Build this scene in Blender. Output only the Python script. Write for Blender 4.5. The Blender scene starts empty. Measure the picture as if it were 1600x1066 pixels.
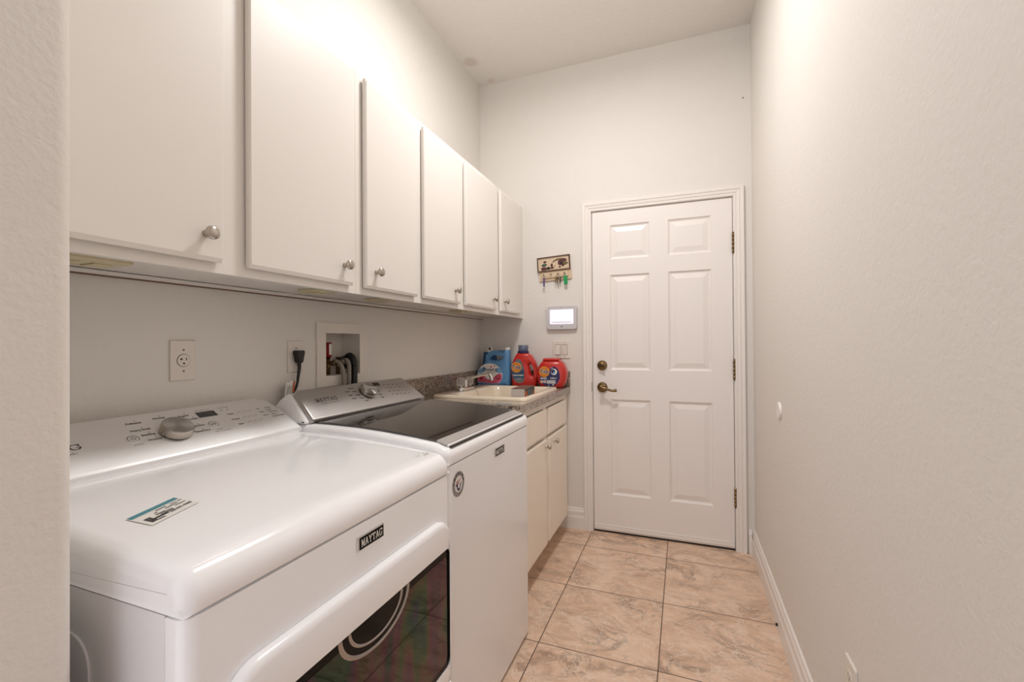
import bpy, bmesh, math, random
from mathutils import Matrix, Vector
random.seed(7)
S = bpy.context.scene
COL = S.collection
PI = math.pi

# ------------------------------------------------------------------ camera, world, lights, exposure
cam_d = bpy.data.cameras.new('camera'); cam = bpy.data.objects.new('camera', cam_d); COL.objects.link(cam)
cam_d.sensor_width = 36.0; cam_d.lens = 15.6907; cam_d.clip_start = 0.02
_r = Vector((0.93368131, 0.35804394, -0.00661418)); _u = Vector((0.00826586, -0.00308273, 0.99996109)); _f = Vector((-0.35800962, 0.93369965, 0.00583783))
cam.matrix_world = Matrix(((_r.x, _u.x, -_f.x, 0), (_r.y, _u.y, -_f.y, 0), (_r.z, _u.z, -_f.z, 1.20374), (0, 0, 0, 1)))
S.camera = cam
W = bpy.data.worlds.new('world'); S.world = W; W.use_nodes = True
W.node_tree.nodes['Background'].inputs[0].default_value = (0.97, 0.965, 1.03, 1)
W.node_tree.nodes['Background'].inputs[1].default_value = 1.5

def lamp(name, loc, power, color, size, kind='AREA', rot=(0, 0, 0), sizey=None):
    d = bpy.data.lights.new(name, kind); d.energy = power; d.color = color
    if kind == 'AREA':
        d.shape = 'DISK' if sizey is None else 'RECTANGLE'; d.size = size
        if sizey: d.size_y = sizey
    else: d.shadow_soft_size = size
    o = bpy.data.objects.new(name, d); COL.objects.link(o); o.location = loc; o.rotation_euler = rot
    return o
lamp('ceiling_lamp_bulb', (-0.46, 1.62, 2.89), 5.0, (0.88, 1.0, 1.0), 0.07, 'POINT')
lamp('ceiling_lamp_diffuser', (-0.46, 1.62, 2.93), 20.2, (1.0, 0.972, 0.965), 0.30)
S.view_settings.view_transform = 'Standard'; S.view_settings.look = 'None'
S.view_settings.exposure = -0.04; S.view_settings.gamma = 1.0; S.view_settings.use_curve_mapping = False

# ------------------------------------------------------------------ room dimensions (metres)
XL, XR, YB, ZC = -1.3314, 0.373, 2.8687, 3.0277
YN, YF = 0.330, -1.6          # inner face of the near partition, far end of the hallway behind the camera
DX0, DX1, DZ0, DZ1 = -0.5424, 0.2706, 0.012, 2.044

# ------------------------------------------------------------------ materials
def lin(r, g, b):
    f = lambda c: c / 12.92 if c <= 0.04045 else ((c + 0.055) / 1.055) ** 2.4
    return (f(r / 255), f(g / 255), f(b / 255), 1)
def mat(name, rgb, rough=0.5, metal=0.0, spec=0.5, coat=0.0, bump=None, trans=0.0, emit=None, ior=None, var=None):
    m = bpy.data.materials.new(name); m.use_nodes = True; nt = m.node_tree; b = nt.nodes['Principled BSDF']
    b.inputs['Base Color'].default_value = lin(*rgb); b.inputs['Roughness'].default_value = rough
    b.inputs['Metallic'].default_value = metal; b.inputs['Specular IOR Level'].default_value = spec
    b.inputs['Coat Weight'].default_value = coat; b.inputs['Coat Roughness'].default_value = 0.06
    b.inputs['Transmission Weight'].default_value = trans
    if ior: b.inputs['IOR'].default_value = ior
    if emit:
        b.inputs['Emission Color'].default_value = lin(*emit[0]); b.inputs['Emission Strength'].default_value = emit[1]
    tc = nt.nodes.new('ShaderNodeTexCoord')
    if var:      # slow tonal variation between two paints / stains: (rgb2, scale)
        n = nt.nodes.new('ShaderNodeTexNoise'); n.inputs['Scale'].default_value = var[1]; n.inputs['Detail'].default_value = 4
        nt.links.new(tc.outputs['Object'], n.inputs['Vector'])
        x = nt.nodes.new('ShaderNodeMix'); x.data_type = 'RGBA'; x.inputs[6].default_value = lin(*rgb); x.inputs[7].default_value = lin(*var[0])
        nt.links.new(n.outputs['Fac'], x.inputs[0]); nt.links.new(x.outputs[2], b.inputs['Base Color'])
    if bump:     # (scale, strength, distance)
        n = nt.nodes.new('ShaderNodeTexNoise'); n.inputs['Scale'].default_value = bump[0]; n.inputs['Detail'].default_value = 3
        n.inputs['Roughness'].default_value = 0.55
        nt.links.new(tc.outputs['Object'], n.inputs['Vector'])
        bp = nt.nodes.new('ShaderNodeBump'); bp.inputs['Strength'].default_value = bump[1]; bp.inputs['Distance'].default_value = bump[2]
        nt.links.new(n.outputs['Fac'], bp.inputs['Height']); nt.links.new(bp.outputs['Normal'], b.inputs['Normal'])
    return m

M_wall = mat('wall_paint', (229, 223, 216), 0.6, spec=0.3, bump=(95, 0.45, 0.003))
M_ceil = mat('ceiling_paint', (234, 229, 223), 0.75, spec=0.2, bump=(60, 0.6, 0.005))
M_trim = mat('trim_paint', (238, 231, 225), 0.35)
M_door = mat('door_paint', (240, 233, 228), 0.38, bump=(160, 0.05, 0.001))
M_cab = mat('cabinet_lacquer', (233, 227, 220), 0.42, bump=(90, 0.03, 0.001))
M_cab_in = mat('cabinet_edge_wood', (120, 92, 70), 0.6)
M_base = mat('sink_cabinet_lacquer', (250, 239, 224), 0.42)
M_white = mat('white_enamel', (252, 251, 252), 0.16, coat=0.4, bump=(6, 0.02, 0.004))
M_white_soft = mat('white_enamel_side', (242, 240, 240), 0.22, coat=0.3)
M_silver = mat('silver_panel', (242, 241, 241), 0.56, metal=0.8)
M_silver_dk = mat('brushed_silver_panel', (196, 192, 190), 0.42, metal=0.85)
M_steel = mat('brushed_nickel', (186, 178, 168), 0.26, metal=1.0)
M_chrome = mat('chrome', (215, 213, 210), 0.10, metal=1.0)
M_knobface = mat('spun_steel', (190, 188, 186), 0.25, metal=1.0)
M_brass = mat('antique_brass', (126, 104, 72), 0.24, metal=1.0)
M_brass_dk = mat('dark_antique_brass', (74, 56, 40), 0.3, metal=1.0)
M_black = mat('black_plastic', (18, 17, 17), 0.4)
M_gloss_black = mat('gloss_black', (8, 8, 8), 0.08, spec=0.15)
M_ink = mat('dark_print', (62, 60, 60), 0.6)
M_ink_soft = mat('grey_print', (122, 119, 117), 0.6)
M_lcd = mat('display_glass', (66, 66, 66), 0.15)
M_lcd_dk = mat('dark_display_glass', (40, 30, 26), 0.15)
M_plate = mat('ivory_plate', (228, 220, 210), 0.35)
M_slot = mat('slot_dark', (52, 44, 38), 0.7)
M_teal = mat('teal_print', (78, 140, 152), 0.5)
M_paper = mat('sticker_paper', (234, 230, 224), 0.5)
M_orange = mat('orange_print', (196, 92, 36), 0.5)
M_red = mat('red_plastic', (196, 40, 30), 0.28, coat=0.2)
M_reddk = mat('dark_red_plastic', (150, 26, 24), 0.35)
M_blue = mat('blue_plastic', (92, 144, 190), 0.35)
M_bluedk = mat('deep_blue_plastic', (34, 84, 128), 0.4)
M_navy = mat('navy_print', (36, 40, 86), 0.45)
M_yellow = mat('yellow_print', (232, 160, 40), 0.5)
M_pink = mat('pink_print', (212, 96, 124), 0.5)
M_paleblue = mat('pale_blue_print', (120, 164, 200), 0.5)
M_cream = mat('sink_cream', (230, 214, 192), 0.2, coat=0.3)
M_lidgrey = mat('label_grey', (90, 108, 118), 0.5)
M_green = mat('green_plastic', (20, 150, 80), 0.4)
M_purple = mat('purple_strap', (84, 70, 124), 0.6)
M_wood = mat('pale_wood', (220, 198, 170), 0.5, var=((208, 182, 152), 9))
M_dkwood = mat('dark_brown_frame', (78, 48, 34), 0.5)
M_maroon = mat('maroon_paint', (88, 46, 46), 0.6)
M_olive = mat('olive_paint', (104, 92, 58), 0.6)
M_hose = mat('grey_rubber_hose', (142, 132, 122), 0.5)
M_hosedk = mat('black_corrugated_hose', (20, 20, 20), 0.45)
M_clip = mat('yellowed_plastic', (212, 200, 166), 0.5)
M_boxtop = mat('brown_card', (104, 72, 58), 0.55)
M_boxside = mat('white_card', (206, 196, 188), 0.6)
M_screen = mat('lit_screen', (225, 222, 240), 0.3, emit=((232, 226, 250), 0.66))
M_grey_plate = mat('panel_grey_plastic', (206, 202, 204), 0.35)
M_stickgrey = mat('round_sticker_grey', (150, 146, 144), 0.35, metal=0.4)
M_acrylic = mat('clear_acrylic', (240, 237, 233), 0.08, trans=0.75, ior=1.40)
M_clear = mat('clear_cap', (200, 204, 222), 0.12, trans=0.75, ior=1.3)
M_grout = mat('caulk', (70, 58, 50), 0.8)

def nodes_of(name):
    m = bpy.data.materials.new(name); m.use_nodes = True
    return m, m.node_tree, m.node_tree.nodes['Principled BSDF']
def N(nt, t, **kw):
    n = nt.nodes.new(t)
    for k, v in kw.items(): setattr(n, k, v)
    return n
def mth(nt, op, a, b=None):
    n = N(nt, 'ShaderNodeMath', operation=op)
    for i, v in enumerate((a, b)):
        if v is None: continue
        if isinstance(v, (int, float)): n.inputs[i].default_value = v
        else: nt.links.new(v, n.inputs[i])
    return n.outputs[0]
def ramp(nt, fac, stops):
    r = N(nt, 'ShaderNodeValToRGB'); el = r.color_ramp.elements
    while len(el) < len(stops): el.new(0.5)
    for e, (p, c) in zip(el, stops): e.position = p; e.color = c
    nt.links.new(fac, r.inputs[0]); return r.outputs[0]
def mix(nt, fac, a, b):
    x = N(nt, 'ShaderNodeMix', data_type='RGBA')
    for i, v in ((0, fac), (6, a), (7, b)):
        if isinstance(v, (tuple, float, int)): x.inputs[i].default_value = v
        else: nt.links.new(v, x.inputs[i])
    return x.outputs[2]

def floor_material():
    m, nt, b = nodes_of('marbled_tile')
    geo = N(nt, 'ShaderNodeNewGeometry'); sep = N(nt, 'ShaderNodeSeparateXYZ'); nt.links.new(geo.outputs['Position'], sep.inputs[0])
    T = 0.4575
    ux = mth(nt, 'DIVIDE', mth(nt, 'ADD', sep.outputs[0], 0.5535 + 20 * T), T)
    uy = mth(nt, 'DIVIDE', mth(nt, 'ADD', sep.outputs[1], -2.1785 + 20 * T), T)
    fx = mth(nt, 'ABSOLUTE', mth(nt, 'SUBTRACT', mth(nt, 'FRACT', ux), 0.5)); fy = mth(nt, 'ABSOLUTE', mth(nt, 'SUBTRACT', mth(nt, 'FRACT', uy), 0.5))
    g = mth(nt, 'GREATER_THAN', mth(nt, 'MAXIMUM', fx, fy), 0.5 - 0.0042)
    ix = mth(nt, 'FLOOR', ux); iy = mth(nt, 'FLOOR', uy)
    comb = N(nt, 'ShaderNodeCombineXYZ')
    nt.links.new(mth(nt, 'MULTIPLY', ix, 3.7), comb.inputs[0]); nt.links.new(mth(nt, 'MULTIPLY', iy, 5.3), comb.inputs[1])
    add = N(nt, 'ShaderNodeVectorMath', operation='ADD'); nt.links.new(geo.outputs['Position'], add.inputs[0]); nt.links.new(comb.outputs[0], add.inputs[1])
    mp = N(nt, 'ShaderNodeMapping'); mp.inputs['Rotation'].default_value = (0, 0, math.radians(58)); mp.inputs['Scale'].default_value = (1.0, 1.55, 1)
    nt.links.new(add.outputs[0], mp.inputs['Vector'])
    def noise(scale, detail, dist, rough=0.55):
        n = N(nt, 'ShaderNodeTexNoise'); n.inputs['Scale'].default_value = scale; n.inputs['Detail'].default_value = detail
        n.inputs['Distortion'].default_value = dist; n.inputs['Roughness'].default_value = rough
        nt.links.new(mp.outputs[0], n.inputs['Vector']); return n.outputs['Fac']
    base = ramp(nt, noise(5.0, 9, 0.9, 0.68), [(0.28, lin(166, 138, 117)), (0.41, lin(208, 174, 148)), (0.53, lin(224, 191, 164)), (0.70, lin(236, 209, 186))])
    v1 = mth(nt, 'ABSOLUTE', mth(nt, 'SUBTRACT', noise(6.2, 9, 1.5, 0.62), 0.5))
    vein = ramp(nt, v1, [(0.0, (1, 1, 1, 1)), (0.006, (0.7, 0.7, 0.7, 1)), (0.020, (0, 0, 0, 1))])
    v2 = mth(nt, 'ABSOLUTE', mth(nt, 'SUBTRACT', noise(3.6, 9, 1.0, 0.65), 0.46))
    dark = ramp(nt, v2, [(0.0, (0.75, 0.75, 0.75, 1)), (0.022, (0.35, 0.35, 0.35, 1)), (0.06, (0, 0, 0, 1))])
    msk = ramp(nt, noise(2.2, 2, 0.3), [(0.42, (0, 0, 0, 1)), (0.60, (1, 1, 1, 1))])
    c1 = mix(nt, mth(nt, 'MULTIPLY', dark, msk), base, lin(136, 114, 100))
    c2 = mix(nt, mth(nt, 'MULTIPLY', vein, 0.75), c1, lin(236, 218, 200))
    nt.links.new(mix(nt, g, c2, lin(92, 72, 58)), b.inputs['Base Color'])
    nt.links.new(mth(nt, 'ADD', mth(nt, 'MULTIPLY', g, 0.4), 0.42), b.inputs['Roughness'])
    bp = N(nt, 'ShaderNodeBump'); bp.inputs['Strength'].default_value = 0.6; bp.inputs['Distance'].default_value = 0.0025; bp.invert = True
    nt.links.new(mth(nt, 'ADD', g, mth(nt, 'MULTIPLY', noise(30, 3, 0), 0.25)), bp.inputs['Height']); nt.links.new(bp.outputs[0], b.inputs['Normal'])
    return m
M_floor = floor_material()

def speckle_material():
    m, nt, b = nodes_of('speckled_laminate')
    tc = N(nt, 'ShaderNodeTexCoord')
    v = N(nt, 'ShaderNodeTexVoronoi'); v.inputs['Scale'].default_value = 260; nt.links.new(tc.outputs['Object'], v.inputs['Vector'])
    sp = N(nt, 'ShaderNodeSeparateColor'); nt.links.new(v.outputs['Color'], sp.inputs[0])
    c = ramp(nt, sp.outputs[0], [(0.0, lin(52, 46, 42)), (0.25, lin(70, 60, 54)), (0.26, lin(128, 112, 98)), (0.7, lin(150, 134, 118)), (0.71, lin(196, 182, 164))])
    nt.links.new(c, b.inputs['Base Color']); b.inputs['Roughness'].default_value = 0.22
    b.inputs['Coat Weight'].default_value = 0.3
    return m
M_lam = speckle_material()

def dark_glass(name, tint, film):
    m, nt, b = nodes_of(name)
    b.inputs['Base Color'].default_value = lin(*tint); b.inputs['Roughness'].default_value = 0.035; b.inputs['IOR'].default_value = 1.55 if film else 1.75
    b.inputs['Coat Weight'].default_value = 0.0
    if film:
        tc = N(nt, 'ShaderNodeTexCoord'); mp = N(nt, 'ShaderNodeMapping'); mp.inputs['Rotation'].default_value = (math.radians(35), 0, 0); mp.inputs['Scale'].default_value = (1, 2.6, 0.8)
        nt.links.new(tc.outputs['Object'], mp.inputs['Vector'])
        n = N(nt, 'ShaderNodeTexNoise'); n.inputs['Scale'].default_value = 2.6; n.inputs['Detail'].default_value = 2.0; n.inputs['Distortion'].default_value = 1.6
        nt.links.new(mp.outputs[0], n.inputs['Vector'])
        nt.links.new(mth(nt, 'ADD', mth(nt, 'MULTIPLY', n.outputs['Fac'], 620.0), 230.0), b.inputs['Thin Film Thickness'])
        b.inputs['Thin Film IOR'].default_value = 1.72; b.inputs['Specular IOR Level'].default_value = 0.3
        c = N(nt, 'ShaderNodeBsdfPrincipled'); c.inputs['Base Color'].default_value = lin(*tint); c.inputs['Roughness'].default_value = 0.035; c.inputs['IOR'].default_value = 1.45
        mx = N(nt, 'ShaderNodeMixShader'); mx.inputs[0].default_value = 0.36
        nt.links.new(c.outputs[0], mx.inputs[1]); nt.links.new(b.outputs[0], mx.inputs[2]); nt.links.new(mx.outputs[0], nt.nodes['Material Output'].inputs[0])
    return m
M_lidglass = dark_glass('smoked_glass', (46, 41, 37), False)
M_doorglass = dark_glass('dark_coated_glass', (14, 13, 13), True)

def stain_ceiling():
    nt = M_ceil.node_tree; b = nt.nodes['Principled BSDF']
    geo = N(nt, 'ShaderNodeNewGeometry'); ns = N(nt, 'ShaderNodeTexNoise'); ns.inputs['Scale'].default_value = 9; ns.inputs['Detail'].default_value = 4
    nt.links.new(geo.outputs['Position'], ns.inputs['Vector'])
    fac = None
    for c, r, k in (((-1.275, 2.60, ZC), 0.11, 0.50), ((-1.23, 2.83, ZC), 0.07, 0.40)):
        d = N(nt, 'ShaderNodeVectorMath', operation='DISTANCE'); nt.links.new(geo.outputs['Position'], d.inputs[0]); d.inputs[1].default_value = c
        v = mth(nt, 'ADD', mth(nt, 'DIVIDE', d.outputs['Value'], r), mth(nt, 'MULTIPLY', ns.outputs['Fac'], 0.9))
        q = ramp(nt, v, [(0.0, (k, k, k, 1)), (0.75, (k * 0.7, k * 0.7, k * 0.7, 1)), (1.0, (0, 0, 0, 1))])
        fac = q if fac is None else mth(nt, 'ADD', fac, q)
    nt.links.new(mix(nt, fac, b.inputs['Base Color'].default_value[:], lin(196, 170, 150)), b.inputs['Base Color'])
stain_ceiling()

# ------------------------------------------------------------------ mesh builder
class MB:
    def __init__(s): s.bm = bmesh.new(); s.mats = []
    def mi(s, m):
        if m not in s.mats: s.mats.append(m)
        return s.mats.index(m)
    def merge(s, t, m, M=None, smooth=False):
        k = s.mi(m); mp = {}
        for v in t.verts: mp[v] = s.bm.verts.new(M @ v.co if M else v.co)
        for f in t.faces:
            try: nf = s.bm.faces.new([mp[v] for v in f.verts])
            except ValueError: continue
            nf.material_index = k; nf.smooth = smooth
        t.free(); return s
    def poly(s, verts, faces, m, M=None, smooth=False):
        t = bmesh.new(); vs = [t.verts.new(v) for v in verts]
        for f in faces: t.faces.new([vs[i] for i in f])
        return s.merge(t, m, M, smooth)
    def box(s, a, b, m, bev=0.0, seg=2, M=None, smooth=False):
        t = bmesh.new(); bmesh.ops.create_cube(t, size=1)
        a, b = Vector([min(p, q) for p, q in zip(a, b)]), Vector([max(p, q) for p, q in zip(a, b)])
        for v in t.verts: v.co = Vector([a[i] + (v.co[i] + 0.5) * (b[i] - a[i]) for i in range(3)])
        if bev > 0: bmesh.ops.bevel(t, geom=t.edges[:], offset=bev, segments=seg, affect='EDGES', profile=0.5)
        return s.merge(t, m, M, smooth)
    def lathe(s, prof, m, M=None, n=28, smooth=True):      # profile (r, z) about local Z
        vs = []; fs = []
        for r, z in prof:
            for k in range(n): vs.append((r * math.cos(2 * PI * k / n), r * math.sin(2 * PI * k / n), z))
        for i in range(len(prof) - 1):
            for k in range(n):
                k2 = (k + 1) % n; fs.append((i * n + k, i * n + k2, (i + 1) * n + k2, (i + 1) * n + k))
        fs.append(tuple(range(n - 1, -1, -1))); fs.append(tuple(range((len(prof) - 1) * n, len(prof) * n)))
        return s.poly(vs, fs, m, M, smooth)
    def cyl(s, p0, p1, r, m, n=16, smooth=True):
        p0, p1 = Vector(p0), Vector(p1); d = p1 - p0
        M = Matrix.Translation(p0) @ d.to_track_quat('Z', 'Y').to_matrix().to_4x4()
        return s.lathe([(r, 0), (r, d.length)], m, M, n, smooth)
    def tube(s, pts, r, m, n=12, smooth=True, sub=6):
        P = [Vector(p) for p in pts]
        if sub > 1 and len(P) > 2:          # Catmull-Rom
            Q = []
            for i in range(len(P) - 1):
                a, b, c, d = P[max(i - 1, 0)], P[i], P[i + 1], P[min(i + 2, len(P) - 1)]
                for k in range(sub):
                    t = k / sub; Q.append(0.5 * ((2 * b) + (c - a) * t + (2 * a - 5 * b + 4 * c - d) * t * t + (3 * b - a - 3 * c + d) * t ** 3))
            Q.append(P[-1]); P = Q
        R = r if isinstance(r, (list, tuple)) else [r]
        def rad(u):
            x = u * (len(R) - 1); i = min(int(x), len(R) - 2) if len(R) > 1 else 0
            return R[0] if len(R) == 1 else R[i] + (R[i + 1] - R[i]) * (x - i)
        vs = []; fs = []; up = Vector((0.13, 0.31, 0.94)).normalized()
        for i, p in enumerate(P):
            d = (P[min(i + 1, len(P) - 1)] - P[max(i - 1, 0)]).normalized()
            a = d.cross(up).normalized(); up = a.cross(d).normalized(); rr = rad(i / (len(P) - 1))
            for k in range(n):
                th = 2 * PI * k / n; vs.append(p + (a * math.cos(th) + up * math.sin(th)) * rr)
        for i in range(len(P) - 1):
            for k in range(n):
                k2 = (k + 1) % n; fs.append((i * n + k, i * n + k2, (i + 1) * n + k2, (i + 1) * n + k))
        fs.append(tuple(range(n - 1, -1, -1))); fs.append(tuple(range((len(P) - 1) * n, len(P) * n)))
        return s.poly(vs, fs, m, None, smooth)
    def prism(s, outline, z0, z1, m, M=None, bev=0.0, seg=2, smooth=False):   # 2-D outline in XY, extruded in Z
        t = bmesh.new(); k = len(outline)
        lo = [t.verts.new((x, y, z0)) for x, y in outline]; hi = [t.verts.new((x, y, z1)) for x, y in outline]
        t.faces.new(lo[::-1]); top = t.faces.new(hi)
        for i in range(k): t.faces.new((lo[i], lo[(i + 1) % k], hi[(i + 1) % k], hi[i]))
        if bev > 0: bmesh.ops.bevel(t, geom=list(top.edges), offset=bev, segments=seg, affect='EDGES', profile=0.5)
        return s.merge(t, m, M, smooth)
    def flat(s, outline, z, m, M=None):
        return s.poly([(x, y, z) for x, y in outline], [tuple(range(len(outline)))], m, M)
    def text(s, body, size, m, M, shear=0.0, align='CENTER', sx=1.0, space=1.0, bold=0.0, depth=0.0):
        c = bpy.data.curves.new('t', 'FONT'); c.body = body; c.size = size; c.align_x = align; c.align_y = 'CENTER'; c.shear = shear
        c.space_character = space; c.offset = bold; c.extrude = depth; c.resolution_u = 2
        o = bpy.data.objects.new('t', c); COL.objects.link(o); bpy.context.view_layer.update()
        me = bpy.data.meshes.new_from_object(o.evaluated_get(bpy.context.evaluated_depsgraph_get()))
        t = bmesh.new(); t.from_mesh(me); bpy.data.objects.remove(o); bpy.data.curves.remove(c); bpy.data.meshes.remove(me)
        return s.merge(t, m, M @ Matrix.Diagonal((sx, 1, 1, 1)))
    def shape(s, loops, depth, bev, m, M, res=4, smooth=True):    # filled 2-D curve with holes, extruded and rounded; local XY, centred in Z
        c = bpy.data.curves.new('t', 'CURVE'); c.dimensions = '2D'; c.fill_mode = 'BOTH'
        c.extrude = max(depth / 2 - bev, 0); c.bevel_depth = bev; c.bevel_resolution = res; c.offset = -bev; c.resolution_u = 6
        for pts, cyc in loops:
            if cyc:         # smooth closed
                sp = c.splines.new('BEZIER'); sp.bezier_points.add(len(pts) - 1)
                for bp, p in zip(sp.bezier_points, pts): bp.co = (p[0], p[1], 0); bp.handle_left_type = bp.handle_right_type = 'AUTO'
            else:
                sp = c.splines.new('POLY'); sp.points.add(len(pts) - 1)
                for bp, p in zip(sp.points, pts): bp.co = (p[0], p[1], 0, 1)
            sp.use_cyclic_u = True
        o = bpy.data.objects.new('t', c); COL.objects.link(o); bpy.context.view_layer.update()
        me = bpy.data.meshes.new_from_object(o.evaluated_get(bpy.context.evaluated_depsgraph_get()))
        t = bmesh.new(); t.from_mesh(me); bpy.data.objects.remove(o); bpy.data.curves.remove(c); bpy.data.meshes.remove(me)
        return s.merge(t, m, M, smooth)
    def build(s, name, parent=None, origin=None, sharp=None, label=None):
        root = parent
        while root and root.parent: root = root.parent
        off = Vector(root.location) if root else Vector(origin or (0, 0, 0))
        bmesh.ops.remove_doubles(s.bm, verts=s.bm.verts[:], dist=1e-6)
        bmesh.ops.recalc_face_normals(s.bm, faces=s.bm.faces[:])
        for v in s.bm.verts: v.co -= off
        me = bpy.data.meshes.new(name); s.bm.to_mesh(me); s.bm.free()
        for m in s.mats: me.materials.append(m)
        if sharp: me.set_sharp_from_angle(angle=math.radians(sharp))
        o = bpy.data.objects.new(name, me); COL.objects.link(o)
        if parent: o.parent = parent
        else: o.location = off
        if label: o['label'] = label
        return o

def thing(name, label, cat, loc, group=None):
    o = bpy.data.objects.new(name, None); COL.objects.link(o); o.location = loc; o.empty_display_size = 0.05
    return tag(o, label, cat, group)
def tag(o, label, cat, group=None):
    o['label'] = label; o['category'] = cat
    if group: o['group'] = group
    return o
def struct(o): o['kind'] = 'structure'; return o
def rrect(w, h, r, n=5, cx=0.0, cy=0.0):
    pts = []
    for sx, sy, a0 in ((1, 1, 0), (-1, 1, 90), (-1, -1, 180), (1, -1, 270)):
        for k in range(n + 1):
            a = math.radians(a0 + 90 * k / n); pts.append((cx + sx * (w / 2 - r) + r * math.cos(a), cy + sy * (h / 2 - r) + r * math.sin(a)))
    return pts
def disc(r, n=32, cx=0.0, cy=0.0, sy=1.0): return [(cx + r * math.cos(2 * PI * k / n), cy + sy * r * math.sin(2 * PI * k / n)) for k in range(n)]
def frame(o, x, y, z): # matrix whose local axes are x, y, z at o
    x, y, z = Vector(x), Vector(y), Vector(z)
    return Matrix(((x.x, y.x, z.x, o[0]), (x.y, y.y, z.y, o[1]), (x.z, y.z, z.z, o[2]), (0, 0, 0, 1)))
def on_left(x, y, z): return frame((x, y, z), (0, 1, 0), (0, 0, 1), (1, 0, 0))         # faces +X
def on_back(x, y, z): return frame((x, y, z), (1, 0, 0), (0, 0, 1), (0, -1, 0))        # faces -Y
def on_right(x, y, z): return frame((x, y, z), (0, -1, 0), (0, 0, 1), (-1, 0, 0))      # faces -X
def on_top(x, y, z, ang=0.0): return Matrix.Translation((x, y, z)) @ Matrix.Rotation(ang, 4, 'Z')
def ring(mb, outer, inner, z, m, M):
    n = len(outer); mb.poly([(x, y, z) for x, y in outer] + [(x, y, z) for x, y in inner], [(i, (i + 1) % n, n + (i + 1) % n, n + i) for i in range(n)], m, M)

# ------------------------------------------------------------------ room shell
mb = MB(); mb.box((XL - 0.25, YF, -0.06), (XR + 0.12, YB + 0.12, 0.0), M_floor); struct(mb.build('floor'))
mb = MB(); mb.box((XL - 0.25, YF, ZC), (XR + 0.12, YB + 0.12, ZC + 0.06), M_ceil); struct(mb.build('ceiling'))
mb = MB(); mb.box((XR, YF, 0.0), (XR + 0.1, YB + 0.1, ZC), M_wall); struct(mb.build('wall_right'))
HY0, HY1, HZ0, HZ1 = 1.390, 1.593, 1.077, 1.253        # opening of the recessed washer box
mb = MB()
mb.box((XL - 0.12, YN - 0.12, 0), (XL, HY0, ZC), M_wall); mb.box((XL - 0.12, HY1, 0), (XL, YB + 0.1, ZC), M_wall)
mb.box((XL - 0.12, HY0, 0), (XL, HY1, HZ0), M_wall); mb.box((XL - 0.12, HY0, HZ1), (XL, HY1, ZC), M_wall)
struct(mb.build('wall_left'))
mb = MB()
mb.box((XL - 0.1, YB, 0), (DX0 - 0.02, YB + 0.1, ZC), M_wall); mb.box((DX1 + 0.02, YB, 0), (XR + 0.1, YB + 0.1, ZC), M_wall)
mb.box((DX0 - 0.02, YB, DZ1 + 0.02), (DX1 + 0.02, YB + 0.1, ZC), M_wall)
struct(mb.build('wall_back'))
# near partition with a bullnose end
XE = -0.716
mb = MB(); rb = 0.020; arc = [(XE - rb + rb * math.cos(math.radians(a)), YN - rb + rb * math.sin(math.radians(a))) for a in range(0, 91, 10)]
arc2 = [(XE - rb + rb * math.cos(math.radians(a)), YN - 0.12 + rb + rb * math.sin(math.radians(a))) for a in range(-90, 1, 10)]
mb.prism([(XL - 0.12, YN - 0.12)] + arc2 + arc + [(XL - 0.12, YN)], 0, ZC, M_wall, smooth=True)
struct(mb.build('wall_front', sharp=35))

mb = MB(); mb.box((-1.55, YF, 0), (-1.45, YN - 0.12, ZC), M_wall); struct(mb.build('wall_hall_light_block'))  # unseen hall side wall, added to hold back world light from the left
# baseboards
BBP = [(0, 0), (0.0165, 0), (0.0165, 0.074), (0.0145, 0.078), (0.0145, 0.082), (0.0125, 0.086), (0.0125, 0.112), (0.0085, 0.120), (0.0070, 0.130), (0.004, 0.134), (0, 0.134)]
def sweep(name, prof, M, length, m):
    mb = MB(); mb.prism(prof, 0, length, m, M); return struct(mb.build(name))
sweep('baseboard_right', BBP, frame((XR, YF, 0), (-1, 0, 0), (0, 0, 1), (0, 1, 0)), YB - 0.001 - YF, M_trim)
sweep('baseboard_back', BBP, frame((-0.775, YB, 0), (0, -1, 0), (0, 0, 1), (1, 0, 0)), 0.174, M_trim)
sweep('baseboard_corner', BBP, frame((0.3405, YB, 0), (0, -1, 0), (0, 0, 1), (1, 0, 0)), 0.0158, M_trim)

# door casing, mitred round the opening
CP = [(0.0, 0.0), (0.0, 0.009), (0.004, 0.012), (0.012, 0.012), (0.015, 0.010), (0.019, 0.014), (0.030, 0.016), (0.034, 0.013), (0.038, 0.018), (0.052, 0.019), (0.0555, 0.016), (0.0555, 0.0)]
x0, x1, zt = DX0 - 0.006, DX1 + 0.006, DZ1 + 0.005
vs = []
for o_, d_ in CP:
    y = YB - d_; vs += [(x0 - o_, y, 0), (x0 - o_, y, zt + o_), (x1 + o_, y, zt + o_), (x1 + o_, y, 0)]
fs = []
n = len(CP)
for i in range(n):
    j = (i + 1) % n
    for k in range(3): fs.append((4 * i + k, 4 * i + k + 1, 4 * j + k + 1, 4 * j + k))
fs += [tuple(4 * i for i in range(n)), tuple(4 * i + 3 for i in range(n - 1, -1, -1))]
mb = MB(); mb.poly(vs, fs, M_trim); struct(mb.build('trim_1'))
mb = MB()   # jamb
mb.box((DX0 - 0.02, YB + 0.001, 0), (DX0 - 0.003, YB + 0.1, DZ1 + 0.02), M_trim); mb.box((DX1 + 0.003, YB + 0.001, 0), (DX1 + 0.02, YB + 0.1, DZ1 + 0.02), M_trim)
mb.box((DX0 - 0.003, YB + 0.001, DZ1 + 0.003), (DX1 + 0.003, YB + 0.1, DZ1 + 0.02), M_trim)
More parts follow.
